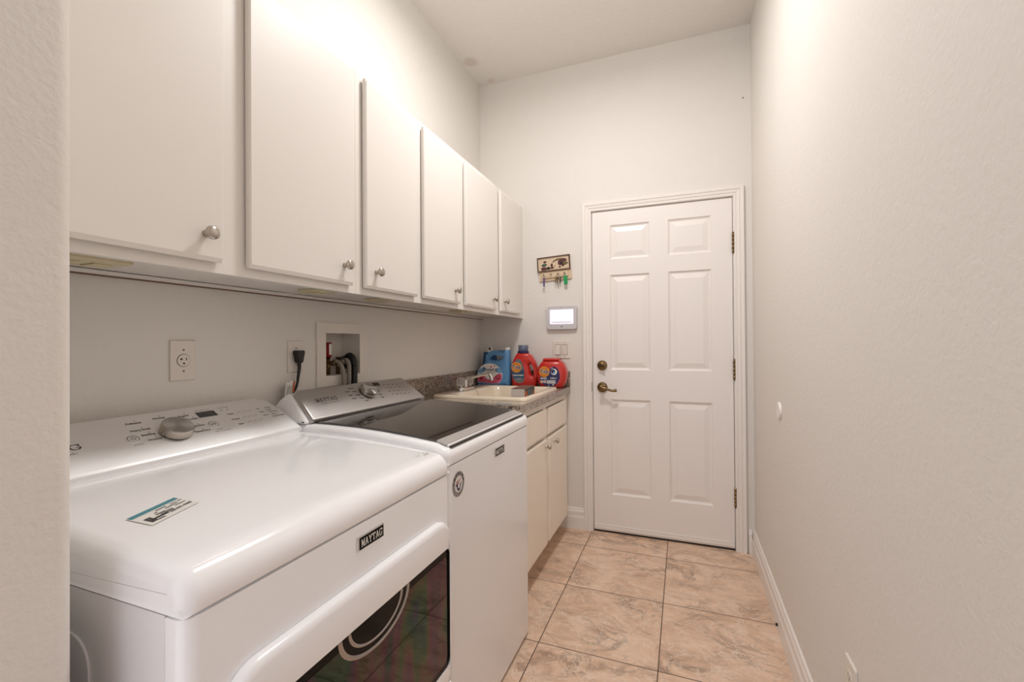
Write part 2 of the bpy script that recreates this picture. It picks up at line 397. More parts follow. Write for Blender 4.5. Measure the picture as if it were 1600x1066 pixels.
mb.box((DX0 - 0.003, YB + 0.046, 0.0), (DX1 + 0.003, YB + 0.1, DZ1 + 0.003), M_slot)
struct(mb.build('trim_2'))
mb = MB(); mb.box((DX0 - 0.003, YB + 0.002, 0.0), (DX1 + 0.003, YB + 0.045, 0.006), M_grout); struct(mb.build('trim_3'))

# six-panel door
mb = MB(); xs = [DX0, -0.430, -0.190, -0.081, 0.158, DX1]; zs = [DZ0, 0.243, 0.847, 1.033, 1.635, 1.736, 1.951, DZ1]
YD = YB + 0.0015
for i in range(5):
    for j in range(7):
        a, b, c, d = xs[i], xs[i + 1], zs[j], zs[j + 1]
        if i in (1, 3) and j in (1, 3, 5):
            loops = []
            for ins, dep in ((0, 0), (0.004, 0.006), (0.012, 0.0095), (0.016, 0.0095), (0.044, 0.003), (0.046, 0.0028)):
                loops.append([(a + ins, YD + dep, c + ins), (b - ins, YD + dep, c + ins), (b - ins, YD + dep, d - ins), (a + ins, YD + dep, d - ins)])
            v = [p for L in loops for p in L]; f = []
            for k in range(len(loops) - 1):
                for q in range(4): f.append((4 * k + q, 4 * k + (q + 1) % 4, 4 * k + 4 + (q + 1) % 4, 4 * k + 4 + q))
            k = 4 * (len(loops) - 1); f.append((k, k + 1, k + 2, k + 3)); mb.poly(v, f, M_door)
        else: mb.poly([(a, YD, c), (b, YD, c), (b, YD, d), (a, YD, d)], [(0, 1, 2, 3)], M_door)
yb = YD + 0.042
mb.poly([(DX0, YD, DZ0), (DX1, YD, DZ0), (DX1, YD, DZ1), (DX0, YD, DZ1), (DX0, yb, DZ0), (DX1, yb, DZ0), (DX1, yb, DZ1), (DX0, yb, DZ1)], [(0, 1, 5, 4), (1, 2, 6, 5), (2, 3, 7, 6), (3, 0, 4, 7), (4, 5, 6, 7)], M_door)
door = struct(mb.build('door_1', origin=(DX0, YD, DZ0)))
mb = MB(); mb.box((DX0 + 0.002, YD - 0.006, DZ0 + 0.001), (DX1 - 0.002, YD - 0.0002, 0.05), M_trim, 0.002); mb.box((DX0 + 0.002, YD - 0.009, 0.024), (DX1 - 0.002, YD - 0.006, 0.030), M_trim); mb.build('door_sweep', door)
for z0, z1 in ((1.720, 1.838), (0.987, 1.104), (0.254, 0.362)):
    mb = MB(); xh = 0.2745
    for k in range(5):
        h = (z1 - z0) / 5; mb.cyl((xh, YD - 0.009, z0 + k * h + 0.0008), (xh, YD - 0.009, z0 + (k + 1) * h - 0.0008), 0.0068, M_brass, 14)
    mb.cyl((xh, YD - 0.009, z0 - 0.004), (xh, YD - 0.009, z1 + 0.004), 0.004, M_brass, 10)
    mb.build('hinge', door, label='antique brass butt hinge')
def rosette(mb, x, z, r): mb.lathe([(r, 0), (r, 0.005), (r * 0.86, 0.012), (r * 0.55, 0.015)], M_brass, on_back(x, YD - 0.0002, z))
mb = MB(); rosette(mb, -0.484, 1.061, 0.032); mb.lathe([(0.019, 0.014), (0.019, 0.021), (0.015, 0.024)], M_brass, on_back(-0.484, YD, 1.061))
dl = mb.build('deadbolt', door, sharp=40, label='round antique brass deadbolt')
mb = MB(); mb.box((-0.019, -0.006, 0.023), (0.019, 0.006, 0.038), M_brass_dk, 0.003, M=on_back(-0.484, YD, 1.061) @ Matrix.Rotation(math.radians(-25), 4, 'Z')); mb.build('thumb_turn', dl)
mb = MB(); rosette(mb, -0.484, 0.921, 0.033); mb.lathe([(0.014, 0.013), (0.012, 0.04), (0.016, 0.046), (0.016, 0.058), (0.011, 0.062)], M_brass, on_back(-0.484, YD, 0.921))
dh = mb.build('door_handle', door, sharp=40, label='antique brass lever handle on a round rosette')
mb = MB(); mb.tube([(-0.484, YD - 0.052, 0.921), (-0.463, YD - 0.054, 0.920), (-0.437, YD - 0.055, 0.912), (-0.412, YD - 0.053, 0.906), (-0.388, YD - 0.050, 0.909)], [0.011, 0.009, 0.0075, 0.0075, 0.010], M_brass); mb.build('lever', dh)
mb = MB(); mb.box((DX0 - 0.0095, YB - 0.0105, 0.893), (DX0 - 0.0055, YB - 0.008, 0.953), M_slot, 0.001); struct(mb.build('trim_4'))   # strike

# ------------------------------------------------------------------ wall cabinets
def knob(x, y, z, parent, s=1.0):
    mb = MB()
    mb.lathe([(0.0085 * s, 0), (0.0075 * s, 0.003), (0.0055 * s, 0.008), (0.0065 * s, 0.012), (0.0125 * s, 0.016), (0.0155 * s, 0.021), (0.0150 * s, 0.026), (0.0115 * s, 0.0295), (0.005 * s, 0.031)], M_steel, on_left(x, y, z), 24)
    return mb.build('knob', parent, label='brushed nickel mushroom knob')
def slab_door(name, parent, xf, y0, y1, z0, z1, m, th=0.0158, lip=0.010):
    """flat overlay door, front face at xf, bevelled finger edge at foot and head and eased sides"""
    mb = MB(); xb = xf - th
    prof = [(xb, z0 + 0.004), (xb + 0.007, z0), (xb + 0.0125, z0), (xf, z0 + lip), (xf, z1 - lip), (xb + 0.0125, z1), (xb + 0.007, z1), (xb, z1 - 0.004)]
    k = len(prof); vs = []
    for dy, sh in ((0.0, 0.0), (0.003, 0.0015)):
        pass
    rows = [(y0, 0.004), (y0 + 0.004, 0.0), (y1 - 0.004, 0.0), (y1, 0.004)]
    for y, ins in rows: vs += [(min(x, xf - ins), y, z) for x, z in prof]
    fs = []
    for r in range(3):
        for i in range(k): j = (i + 1) % k; fs.append((r * k + i, r * k + j, (r + 1) * k + j, (r + 1) * k + i))
    fs += [tuple(range(k)), tuple(range(3 * k, 4 * k))[::-1]]
    mb.poly(vs, fs, m); return mb.build(name, parent)
XF = -1.020; CZ0, CZ1 = 1.374, 2.134
def wall_cabinet(label, y0, y1, doors):
    t = thing('wall_cabinet', label, 'cabinet', (XL, (y0 + y1) / 2, CZ0), 'white wall cabinets over the machines')
    y0 += 0.0004; y1 -= 0.0004
    mb = MB(); b = XL + 0.001
    mb.box((b, y0, CZ0 + 0.014), (XF - 0.019, y0 + 0.013, CZ1), M_cab); mb.box((b, y1 - 0.013, CZ0 + 0.014), (XF - 0.019, y1, CZ1), M_cab)
    mb.box((b, y0 + 0.013, CZ0 + 0.016), (XF - 0.019, y1 - 0.013, CZ0 + 0.029), M_cab); mb.box((b, y0 + 0.013, CZ1 - 0.013), (XF - 0.019, y1 - 0.013, CZ1), M_cab)
    mb.box((b, y0 + 0.013, CZ0 + 0.029), (b + 0.006, y1 - 0.013, CZ1 - 0.013), M_cab)
    mb.box((b, y0 + 0.0, CZ0 + 0.004), (b + 0.016, y1, CZ0 + 0.014), M_cab); mb.box((b, y0, CZ0 + 0.001), (b + 0.012, y1, CZ0 + 0.004), M_cab_in)
    mb.build('carcass', t)
    mb = MB()
    mb.box((XF - 0.019, y0, CZ0), (XF, y1, CZ0 + 0.055), M_cab); mb.box((XF - 0.019, y0, CZ1 - 0.055), (XF, y1, CZ1), M_cab)
    ys = [y0, doors[0][0] + 0.012, doors[0][1] - 0.012, doors[1][0] + 0.012, doors[1][1] - 0.012, y1]
    for k in (0, 2, 4): mb.box((XF - 0.019, ys[k], CZ0 + 0.055), (XF, ys[k + 1], CZ1 - 0.055), M_cab)
    mb.build('face_frame', t)
    for a, c, ky in doors:
        d = slab_door('door', t, -1.000, a, c, 1.396, 2.112, M_cab)
        knob(-1.0003, ky, 1.456, d)
    return t
def clip(t, y, x=-1.146, ln=0.062):
    mb = MB(); mb.box((x - 0.055, y - ln / 2, CZ0 + 0.004), (x + 0.055, y + ln / 2, CZ0 + 0.0155), M_clip, 0.002)
    mb.box((x - 0.030, y - ln * 0.34, CZ0 + 0.001), (x + 0.020, y - ln * 0.08, CZ0 + 0.004), M_clip, 0.001); mb.box((x - 0.030, y + ln * 0.08, CZ0 + 0.001), (x + 0.020, y + ln * 0.34, CZ0 + 0.004), M_clip, 0.001)
    mb.build('mounting_clip', t, label='yellowed plastic mounting clip')
c1 = wall_cabinet('white two-door wall cabinet nearest the camera, above the dryer', 0.335, 1.205, [(0.352, 0.733, 0.690), (0.800, 1.174, 1.131)])
clip(c1, 0.545, x=-1.165, ln=0.13); clip(c1, 1.165)
c2 = wall_cabinet('white two-door wall cabinet above the washer, middle unit of the row', 1.205, 1.955, [(1.236, 1.551, 1.287), (1.602, 1.924, 1.868)])
clip(c2, 1.50)
c3 = wall_cabinet('white two-door wall cabinet above the sink, touching the back wall', 1.955, YB - 0.001, [(1.986, 2.366, 2.322), (2.440, 2.775, 2.490)])
clip(c3, 2.20)

# ------------------------------------------------------------------ sink cabinet, worktop, sink, faucet
t = thing('sink_cabinet', 'cream sink base cabinet with two false drawer fronts and two doors', 'cabinet', (-1.02, 2.38, 0))
mb = MB(); bx0, bx1, by0, by1 = XL + 0.002, -0.737, 1.915, YB - 0.002
mb.box((bx0, by0, 0.0), (bx1, by0 + 0.016, 0.880), M_base); mb.box((bx0, by1 - 0.016, 0.0), (bx1 - 0.06, by1, 0.880), M_base); mb.box((bx1 - 0.06, by1 - 0.016, 0.1), (bx1, by1, 0.880), M_base)
mb.box((bx0, by0 + 0.016, 0.1), (bx1, by1 - 0.016, 0.116), M_base); mb.box((bx0, by0 + 0.016, 0.116), (bx0 + 0.006, by1 - 0.016, 0.880), M_base)
mb.build('carcass', t)
mb = MB(); mb.box((bx1 - 0.075, by0 + 0.016, 0.0), (bx1 - 0.060, by1 - 0.02, 0.1), M_base); mb.build('toe_kick', t)
mb = MB(); f0, f1 = bx1, bx1 + 0.019
mb.box((f0, by0, 0.1), (f1, by1, 0.135), M_base); mb.box((f0, by0, 0.845), (f1, by1, 0.880), M_base); mb.box((f0, by0, 0.675), (f1, by1, 0.712), M_base)
for a, b in ((by0, 1.965), (2.335, 2.40), (2.775, by1)):
    mb.box((f0, a, 0.135), (f1, b, 0.675), M_base); mb.box((f0, a, 0.712), (f1, b, 0.845), M_base)
mb.build('face_frame', t)
for a, b, ky in ((1.945, 2.348, 2.322), (2.386, 2.792, 2.487)):
    slab_door('drawer_front', t, -0.698, a, b, 0.700, 0.846, M_base)
    d = slab_door('door', t, -0.698, a, b, 0.108, 0.684, M_base); knob(-0.6983, ky, 0.644, d, 0.95)

t = thing('countertop', 'speckled grey-brown laminate worktop around the cream sink', 'countertop', (-1.02, 2.38, 0.8815))
CT0, CT1 = 0.8815, 0.9200; cx0, cx1, cy0, cy1 = XL + 0.001, -0.693, 1.900, YB - 0.001
SX0, SX1, SY0, SY1 = -1.255, -0.722, 2.062, 2.672         # outer sink rim
mb = MB(); h = 0.02
mb.box((cx0, cy0, CT0), (cx1, SY0 + h, CT1), M_lam); mb.box((cx0, SY1 - h, CT0), (cx1, cy1, CT1), M_lam)
mb.box((cx0, SY0 + h, CT0), (SX0 + h, SY1 - h, CT1), M_lam); mb.box((SX1 - h, SY0 + h, CT0), (cx1, SY1 - h, CT1), M_lam)
mb.build('worktop', t)
mb = MB(); mb.box((cx0, cy0 - 0.004, CT1 + 0.0005), (cx0 + 0.019, cy1, 1.022), M_lam, 0.002); mb.build('backsplash', t)
mb = MB(); mb.box((cx0 + 0.0195, cy1 - 0.019, CT1 + 0.0005), (cx1 + 0.002, cy1, 1.022), M_lam, 0.002); mb.build('backsplash', t)

t = thing('sink', 'cream drop-in laundry sink set in the speckled worktop', 'sink', ((SX0 + SX1) / 2, (SY0 + SY1) / 2, CT1))
mb = MB()
cxm, cym = (SX0 + SX1) / 2, (SY0 + SY1) / 2; w, hh = SX1 - SX0, SY1 - SY0
ix, iw, ih = cxm + 0.043, w - 0.165, hh - 0.09      # bowl, shifted to the front to leave the tap deck at the wall side
L = [(rrect(w, hh, 0.03, 6, cxm, cym), 0.9206), (rrect(w - 0.004, hh - 0.004, 0.03, 6, cxm, cym), 0.931), (rrect(w - 0.016, hh - 0.016, 0.027, 6, cxm, cym), 0.936),
     (rrect(iw + 0.016, ih + 0.016, 0.05, 6, ix, cym), 0.934), (rrect(iw, ih, 0.05, 6, ix, cym), 0.926), (rrect(iw - 0.02, ih - 0.02, 0.05, 6, ix, cym), 0.86),
     (rrect(iw - 0.06, ih - 0.06, 0.05, 6, ix, cym), 0.735), (rrect(iw - 0.11, ih - 0.11, 0.04, 6, ix, cym), 0.715)]
n = len(L[0][0]); vs = [(x, y, z) for pl, z in L for x, y in pl]; fs = []
for i in range(len(L) - 1):
    for k in range(n): fs.append((i * n + k, i * n + (k + 1) % n, (i + 1) * n + (k + 1) % n, (i + 1) * n + k))
fs.append(tuple(range((len(L) - 1) * n, len(L) * n)))
mb.poly(vs, fs, M_cream, smooth=True); mb.build('basin', t, sharp=50)
mb = MB(); mb.lathe([(0.04, 0), (0.04, 0.003), (0.03, 0.004), (0.012, 0.002)], M_chrome, on_top(ix, cym, 0.7155)); mb.build('drain', t)

t = thing('faucet', 'two-handle tap with clear acrylic knobs and a chrome swivel spout', 'faucet', (-1.19, 2.335, 0.9355))
fx, fy, fz = -1.188, 2.335, 0.9362
mb = MB(); mb.prism(rrect(0.05, 0.165, 0.022, 6), 0, 0.018, M_chrome, on_top(fx, fy, fz), bev=0.005); mb.lathe([(0.015, 0.017), (0.014, 0.05), (0.011, 0.056)], M_chrome, on_top(fx, fy, fz)); mb.build('base', t, sharp=40)
for s in (-1, 1):
    mb = MB(); mb.lathe([(0.011, 0.017), (0.011, 0.03)], M_chrome, on_top(fx, fy + s * 0.055, fz), 16); 
    st = mb.build('stem', t)
    mb = MB(); pr = []
    k = 16
    for r, z in ((0.017, 0.0265), (0.0235, 0.032), (0.0245, 0.058), (0.022, 0.070), (0.012, 0.073)): pr.append((r, z))
    mb.lathe(pr, M_acrylic, on_top(fx, fy + s * 0.055, fz), 12, smooth=False); mb.build('handle', t, label='clear faceted acrylic handle')
mb = MB(); mb.tube([(fx, fy, fz + 0.05), (fx + 0.012, fy, fz + 0.064), (fx + 0.07, fy, fz + 0.079), (fx + 0.140, fy, fz + 0.094), (fx + 0.160, fy, fz + 0.086), (fx + 0.170, fy, fz + 0.058)], [0.0085, 0.008, 0.0065, 0.0065, 0.0085, 0.0085], M_chrome, 14); mb.build('spout', t)

t = thing('cardboard_box', 'small brown-topped box with orange and black end standing in the sink', 'box', (-0.82, 2.31, 0.7165))
mb = MB(); Mx = Matrix.Translation((-0.822, 2.31, 0)) @ Matrix.Rotation(math.radians(4), 4, 'Z')
mb.box((-0.037, -0.105, 0.7165), (0.037, 0.105, 0.964), M_boxside, 0.0015, M=Mx); mb.build('carton', t)
mb = MB(); mb.box((-0.0373, -0.1053, 0.9642), (0.0373, 0.1053, 0.9655), M_boxtop, M=Mx); mb.build('lid', t)
mb = MB(); e = Mx @ frame((0.0376, 0, 0.935), (0, 1, 0), (0, 0, 1), (1, 0, 0))
mb.flat([(-0.105, -0.05), (0.105, -0.05), (0.105, 0.029), (-0.105, 0.029)], 0, M_black, e)
mb.flat([(-0.102, -0.04), (-0.065, -0.04), (-0.05, 0.0), (-0.07, 0.02), (-0.1, 0.015)], 0.0005, M_orange, e)
mb.flat([(-0.04, -0.03), (-0.01, -0.03), (0.0, 0.015), (-0.035, 0.02)], 0.0005, M_lidgrey, e); mb.flat(disc(0.022, 16, 0.035, -0.005), 0.0005, M_lidgrey, e); mb.flat([(0.066, -0.03), (0.1, -0.03), (0.1, 0.0), (0.07, 0.01)], 0.0005, M_orange, e)
mb.build('printed_end', t, label='black end print with orange and grey patches')

# ------------------------------------------------------------------ bottles behind the sink
ZB = CT1 + 0.0004
def from_zoom(pts, cx, cy, kx, kz): return [((x - cx) * kx, (cy - y) * kz) for x, y in pts]
def jug(label, Mf, blue, depth):
    t = thing('softener_jug', label, 'bottle', Mf.translation)
    body = from_zoom([(532, 866), (528, 800), (548, 690), (600, 560), (660, 450), (712, 368), (752, 318), (810, 288), (860, 283), (915, 300), (940, 300), (952, 262), (1046, 262), (1052, 400), (1064, 560), (1066, 700), (1056, 840), (1046, 866), (950, 870), (640, 872)], 792, 872, 0.000440, 0.000396)
    hole = from_zoom([(742, 402), (770, 350), (840, 328), (905, 345), (938, 385), (905, 418), (830, 424), (765, 424)], 792, 872, 0.000440, 0.000396)
    mb = MB(); mb.shape([(body, False), (hole, True)], depth, 0.024, blue, Mf @ frame((0, 0, 0), (1, 0, 0), (0, 0, 1), (0, -1, 0))); mb.build('body', t, sharp=60)
    Mc = Mf @ Matrix.Translation((0.0915, 0, 0.2415))
    mb = MB(); mb.lathe([(0.019, -0.004), (0.0205, 0.0), (0.0205, 0.013), (0.018, 0.016)], M_paper, Mc, 20); mb.build('cap', t, sharp=40, label='white screw cap')
    return t
Mj = Matrix.Translation((-1.186, 2.757, ZB)) @ Matrix.Rotation(math.radians(2), 4, 'Z')
t = jug('blue fabric softener jug with round pink floral label, leftmost at front behind the sink', Mj, M_blue, 0.072)
mb = MB(); Lm = Mj @ frame((0, -0.0364, 0), (1, 0, 0), (0, 0, 1), (0, -1, 0))
k = lambda pts: from_zoom(pts, 792, 872, 0.000440, 0.000396)
arch = [(548, 805)] + [(752 + 205 * math.cos(math.radians(a)), 690 - 205 * math.sin(math.radians(a))) for a in range(180, -1, -10)] + [(940, 760), (900, 815), (780, 825), (640, 812)]
mb.flat(k(arch), 0.0, M_paper, Lm)
mb.flat(k([(545, 700), (552, 800), (640, 808), (780, 822), (895, 812), (940, 755), (950, 670), (900, 650), (845, 690), (800, 740), (720, 760), (660, 700), (600, 690)]), 0.0004, M_pink, Lm)
mb.flat(k([(548, 640), (590, 580), (660, 545), (690, 590), (640, 640), (600, 660)]), 0.0004, M_paleblue, Lm)
mb.flat(k([(955, 650), (948, 610), (920, 560), (860, 560), (840, 610), (870, 640)]), 0.0004, M_paleblue, Lm)
mb.flat(k(disc(38, 14, 880, 720)), 0.0008, M_reddk, Lm); mb.flat(k(disc(22, 12, 880, 715)), 0.0010, M_pink, Lm); mb.flat(k(disc(26, 12, 610, 740)), 0.0008, M_reddk, Lm)
mb.flat(k(disc(16, 10, 770, 545)), 0.0008, M_pink, Lm); mb.flat(k(disc(12, 10, 830, 530)), 0.0008, M_pink, Lm)
T = lambda x, y: Lm @ Matrix.Translation(((x - 792) * 0.000440, (872 - y) * 0.000396, 0.0010))
mb.text('Downy', 0.034, M_navy, T(755, 590), bold=0.0004)
for yy, wd in ((640, 'INFUSIONS'), (668, 'fabric'), (694, 'softener'), (718, 'fresh')): mb.text(wd, 0.0085, M_ink, T(765, yy))
mb.build('label', t, label='arched paper label with pink flowers')
t2 = thing('softener_jug', 'darker blue jug with white cap, half hidden in the corner behind the floral one', 'bottle', (-1.252, 2.822, ZB))
mb = MB(); Mq = Matrix.Translation((-1.248, 2.8225, ZB))
mb.shape([([(-0.060, 0.0), (0.062, 0.0), (0.066, 0.05), (0.060, 0.13), (0.048, 0.19), (0.036, 0.222), (-0.040, 0.226), (-0.046, 0.18), (-0.056, 0.1), (-0.060, 0.04)], False)], 0.048, 0.016, M_bluedk, Mq @ frame((0, 0, 0), (1, 0, 0), (0, 0, 1), (0, -1, 0))); mb.build('body', t2, sharp=60)
mb = MB(); Mc = Mq @ Matrix.Translation((0.002, 0, 0.2265)); mb.lathe([(0.0225, 0), (0.0225, 0.010), (0.019, 0.012), (0.019, 0.034), (0.016, 0.037)], M_paper, Mc, 20); mb.build('cap', t2, sharp=40, label='white cap with a dark spout hole')
mb = MB(); mb.flat(disc(0.008, 14, sy=1.3), 0, M_slot, Mc @ frame((0.0066, -0.0182, 0.023), (0.94, 0.34, 0), (0, 0, 1), (0.34, -0.94, 0))); mb.build('spout_hole', [c for c in t2.children if c.name.startswith('cap')][0])

# red liquid detergent
Mt = Matrix.Translation((-0.972, 2.772, ZB)) @ Matrix.Rotation(math.radians(8), 4, 'Z')
t = thing('detergent_jug', 'red liquid laundry detergent jug with clear cap and dark blue collar', 'bottle', Mt.translation)
k = lambda pts: from_zoom(pts, 345, 868, 0.000372, 0.000350)
mb = MB(); Lf = Mt @ frame((0, 0, 0), (1, 0, 0), (0, 0, 1), (0, -1, 0))
mb.shape([(k([(135, 866), (118, 760), (112, 600), (122, 450), (150, 360), (185, 285), (218, 238), (408, 238), (470, 285), (530, 380), (572, 500), (584, 620), (576, 760), (556, 866), (340, 868)]), False), (k([(440, 440), (478, 470), (508, 540), (518, 610), (500, 660), (470, 640), (452, 560), (438, 490)]), True)], 0.09, 0.022, M_red, Lf); mb.build('body', t, sharp=60)
mb = MB(); Lm = Lf @ Matrix.Translation((0, 0, 0.0455))
mb.flat(k([(130, 520), (160, 430), (200, 375), (245, 345), (285, 365), (325, 440), (352, 560), (358, 700), (330, 785), (260, 798), (190, 765), (145, 690)]), 0, M_lidgrey, Lm)
mb.flat(k([(132, 545), (350, 545), (357, 690), (150, 690)]), 0.0003, mat('label_blue', (44, 74, 104), 0.5), Lm)
mb.flat(k([(175, 730), (345, 730), (325, 785), (260, 796), (200, 765)]), 0.0003, M_ink_soft, Lm)
def bullseye(mb, M, r, fs):
    mb.flat(disc(r, 30), 0.0006, M_yellow, M); mb.flat(disc(r * 0.80, 30), 0.0009, M_orange, M); mb.flat(disc(r * 0.58, 30), 0.0012, M_yellow, M); mb.flat(disc(r * 0.30, 24), 0.0014, M_orange, M)
    mb.text('Tide', fs, M_paper, M @ Matrix.Translation((0, 0, 0.0017)), bold=fs * 0.05, sx=0.95); mb.text('Tide', fs, M_navy, M @ Matrix.Translation((0, 0, 0.0020)), bold=fs * 0.022, sx=0.95)
P = lambda x, y, z=0.0006: Lm @ Matrix.Translation(((x - 345) * 0.000372, (868 - y) * 0.000350, z))
bullseye(mb, P(215, 500, 0), 0.0335, 0.034)
mb.text('CLEAN-FRESH', 0.0115, M_paper, P(245, 648), bold=0.0004); mb.text('64 loads', 0.008, M_paper, P(260, 715)); mb.text('HE TURBO', 0.007, M_navy, P(265, 755))
mb.build('label', t, label='pointed blue-grey label with orange bullseye logo')
mb = MB(); Mc = Mt @ Matrix.Translation(((314 - 345) * 0.000372, 0, (868 - 240) * 0.00035))
mb.lathe([(0.032, -0.001), (0.037, 0.002), (0.037, 0.013), (0.033, 0.016)], M_navy, Mc, 28); mb.lathe([(0.0135, 0.0155), (0.0105, 0.028), (0.008, 0.032)], M_blue, Mc, 16); cp = mb.build('collar', t, sharp=40, label='dark blue pouring collar')
mb = MB(); mb.lathe([(0.0315, 0.0165), (0.0335, 0.052), (0.0325, 0.053), (0.030, 0.018)], M_clear, Mc, 28); mb.build('measuring_cap', t, label='clear measuring cap')

# red tub of pods
Mp = Matrix.Translation((-0.783, 2.762, ZB)) @ Matrix.Rotation(math.radians(6), 4, 'Z')
t = thing('detergent_tub', 'rounded red tub of laundry pods at the right end of the worktop', 'tub', Mp.translation)
k = lambda pts: from_zoom(pts, 885, 880, 0.000338, 0.000338)
mb = MB(); Lf = Mp @ frame((0, 0, 0), (1, 0, 0), (0, 0, 1), (0, -1, 0))
mb.shape([(k([(690, 878), (636, 800), (604, 700), (602, 600), (628, 500), (672, 420), (725, 362), (1040, 362), (1110, 420), (1155, 510), (1172, 610), (1162, 710), (1128, 805), (1080, 878)]), False)], 0.125, 0.034, M_red, Lf, 6); mb.build('body', t, sharp=60)
mb = MB(); mb.shape([(k([(730, 366), (730, 330), (748, 322), (1012, 318), (1032, 326), (1034, 366)]), False)], 0.10, 0.006, M_red, Lf); mb.build('lid', t, sharp=60)
mb = MB(); Lm = Lf @ Matrix.Translation((0, 0, 0.0631))
arc = [(860 + 200 * math.cos(math.radians(a)), 655 - 190 * math.sin(math.radians(a))) for a in range(0, 360, 10)]
lab = [(x, y) for x, y in arc if not (x < 800 and y < 540)]
mb.flat(k([(665, 680), (690, 660), (790, 655), (860, 600), (880, 490), (960, 470), (1020, 520), (1050, 600), (1055, 690), (1020, 760), (960, 820), (880, 846), (790, 830), (710, 770)]), 0, M_navy, Lm)
mb.flat(k(disc(98, 30, 765, 568)), 0.0004, M_red, Lm)
P = lambda x, y, z=0.0006: Lm @ Matrix.Translation(((x - 885) * 0.000338, (880 - y) * 0.000338, z))
bullseye(mb, P(765, 568, 0.0004), 0.0325, 0.034)
mb.flat(k(disc(58, 24, 945, 570)), 0.0004, M_paper, Lm); mb.flat(k(disc(40, 24, 930, 565)), 0.0007, M_navy, Lm); mb.flat(k(disc(22, 18, 950, 585)), 0.0010, M_paleblue, Lm)
mb.text('NEW', 0.008, M_paper, P(900, 500)); mb.text('PODS', 0.0155, M_paper, P(752, 695, 0.001), bold=0.0005); mb.text('3-IN-1', 0.0155, M_paper, P(935, 690, 0.001), bold=0.0003)
for yy in (735, 757, 779): mb.box((-0.026, -0.0022, 0), (0.030, 0.0022, 0.0003), M_paper, M=P(885, yy))
mb.flat(k(disc(26, 16, 715, 755)), 0.0006, M_paper, Lm); mb.flat(k(disc(26, 16, 772, 755)), 0.0006, M_paper, Lm); mb.flat(k(disc(15, 14, 715, 755)), 0.0008, M_red, Lm); mb.flat(k(disc(15, 14, 772, 755)), 0.0008, M_orange, Lm)
mb.text('81', 0.011, M_paper, P(850, 820)); mb.flat(k(disc(14, 12, 927, 808)), 0.0006, M_paper, Lm)
mb.build('label', t, label='navy label with orange bullseye logo and white lettering')

# ------------------------------------------------------------------ things on the back wall
t = thing('alarm_panel', 'white alarm keypad with lit screen left of the door', 'alarm panel', (-0.743, YB, 1.372))
Mw = on_back(-0.7425, YB, 1.3715)
mb = MB(); mb.prism(rrect(0.196, 0.146, 0.010), 0.0005, 0.006, M_slot, Mw); mb.prism(rrect(0.200, 0.150, 0.012, 6), 0.006, 0.024, M_grey_plate, Mw, bev=0.004, seg=3); mb.build('housing', t)
mb = MB(); mb.flat(rrect(0.158, 0.096, 0.004, 3, 0, 0.006), 0.0244, M_screen, Mw)
for x, y, w_, h_ in ((-0.05, 0.03, 0.04, 0.012), (-0.045, 0.0, 0.05, 0.014), (0.035, 0.012, 0.05, 0.03), (0.0, -0.03, 0.13, 0.006)): mb.flat(rrect(w_, h_, 0.002, 2, x, y), 0.0246, M_paper if w_ > 0.1 else M_screen, Mw)
mb.build('screen', t, label='glowing lavender-white screen')
mb = MB(); mb.flat(disc(0.0022, 12, -0.0, 0.064), 0.0244, M_ink, Mw); mb.build('sensor', t)
mb = MB(); mb.box((-0.007, -0.061, 0.0242), (0.007, -0.055, 0.0248), M_ink_soft, M=Mw); mb.build('button', t)

t = thing('light_switch', 'ivory double rocker light switch plate under the alarm keypad', 'light switch', (-0.750, YB, 1.162))
Mw = on_back(-0.7505, YB, 1.162)
mb = MB(); mb.prism(rrect(0.116, 0.116, 0.004, 3), 0.0003, 0.0055, M_plate, Mw, bev=0.0025); 
for x in (-0.023, 0.023):
    for y in (-0.048, 0.048): mb.flat(disc(0.0026, 10, x, y), 0.0058, M_ink_soft, Mw)
mb.build('plate', t)
for x, a in ((-0.023, 1), (0.023, -1)):
    mb = MB(); mb.box((x - 0.0180, -0.035, 0.0056), (x + 0.0180, 0.035, 0.0060), M_slot, M=Mw)
    mb.poly([(x - 0.0165, -0.033, 0.0062), (x + 0.0165, -0.033, 0.0062), (x + 0.0165, 0.033, 0.0062), (x - 0.0165, 0.033, 0.0062)] + [(x - 0.0165, -0.033, 0.0085 + 0.003 * a), (x + 0.0165, -0.033, 0.0085 + 0.003 * a), (x + 0.0165, 0.033, 0.0085 - 0.002 * a), (x - 0.0165, 0.033, 0.0085 - 0.002 * a)],
            [(3, 2, 1, 0), (4, 5, 6, 7), (0, 1, 5, 4), (1, 2, 6, 5), (2, 3, 7, 6), (3, 0, 4, 7)], M_plate, Mw)
    mb.build('rocker', t)

# key rack, hung slightly crooked
t = thing('key_rack', 'pale wooden key rack with framed dark picture, hung left of the door', 'key rack', (-0.792, YB, 1.70))
Mk = on_back(-0.794, YB, 1.704) @ Matrix.Rotation(math.radians(3.2), 4, 'Z')
mb = MB(); mb.prism(rrect(0.222, 0.066, 0.006, 3, 0.004, -0.050), 0.0005, 0.010, M_wood, Mk, bev=0.002); mb.prism(rrect(0.176, 0.036, 0.002, 2, 0.006, -0.047), 0.0100, 0.018, M_wood, Mk, bev=0.002); mb.box((-0.10, -0.02, 0.0005), (0.105, 0.06, 0.008), M_wood, M=Mk); mb.build('board', t)
mb = MB(); mb.box((-0.112, -0.020, 0.008), (0.112, 0.076, 0.014), M_wood, M=Mk)
for a, b in (((-0.112, -0.020), (0.112, -0.014)), ((-0.112, 0.071), (0.112, 0.076)), ((-0.112, -0.014), (-0.107, 0.071)), ((0.104, -0.014), (0.112, 0.071))): mb.box((a[0], a[1], 0.014), (b[0], b[1], 0.022), M_dkwood, 0.001, M=Mk)
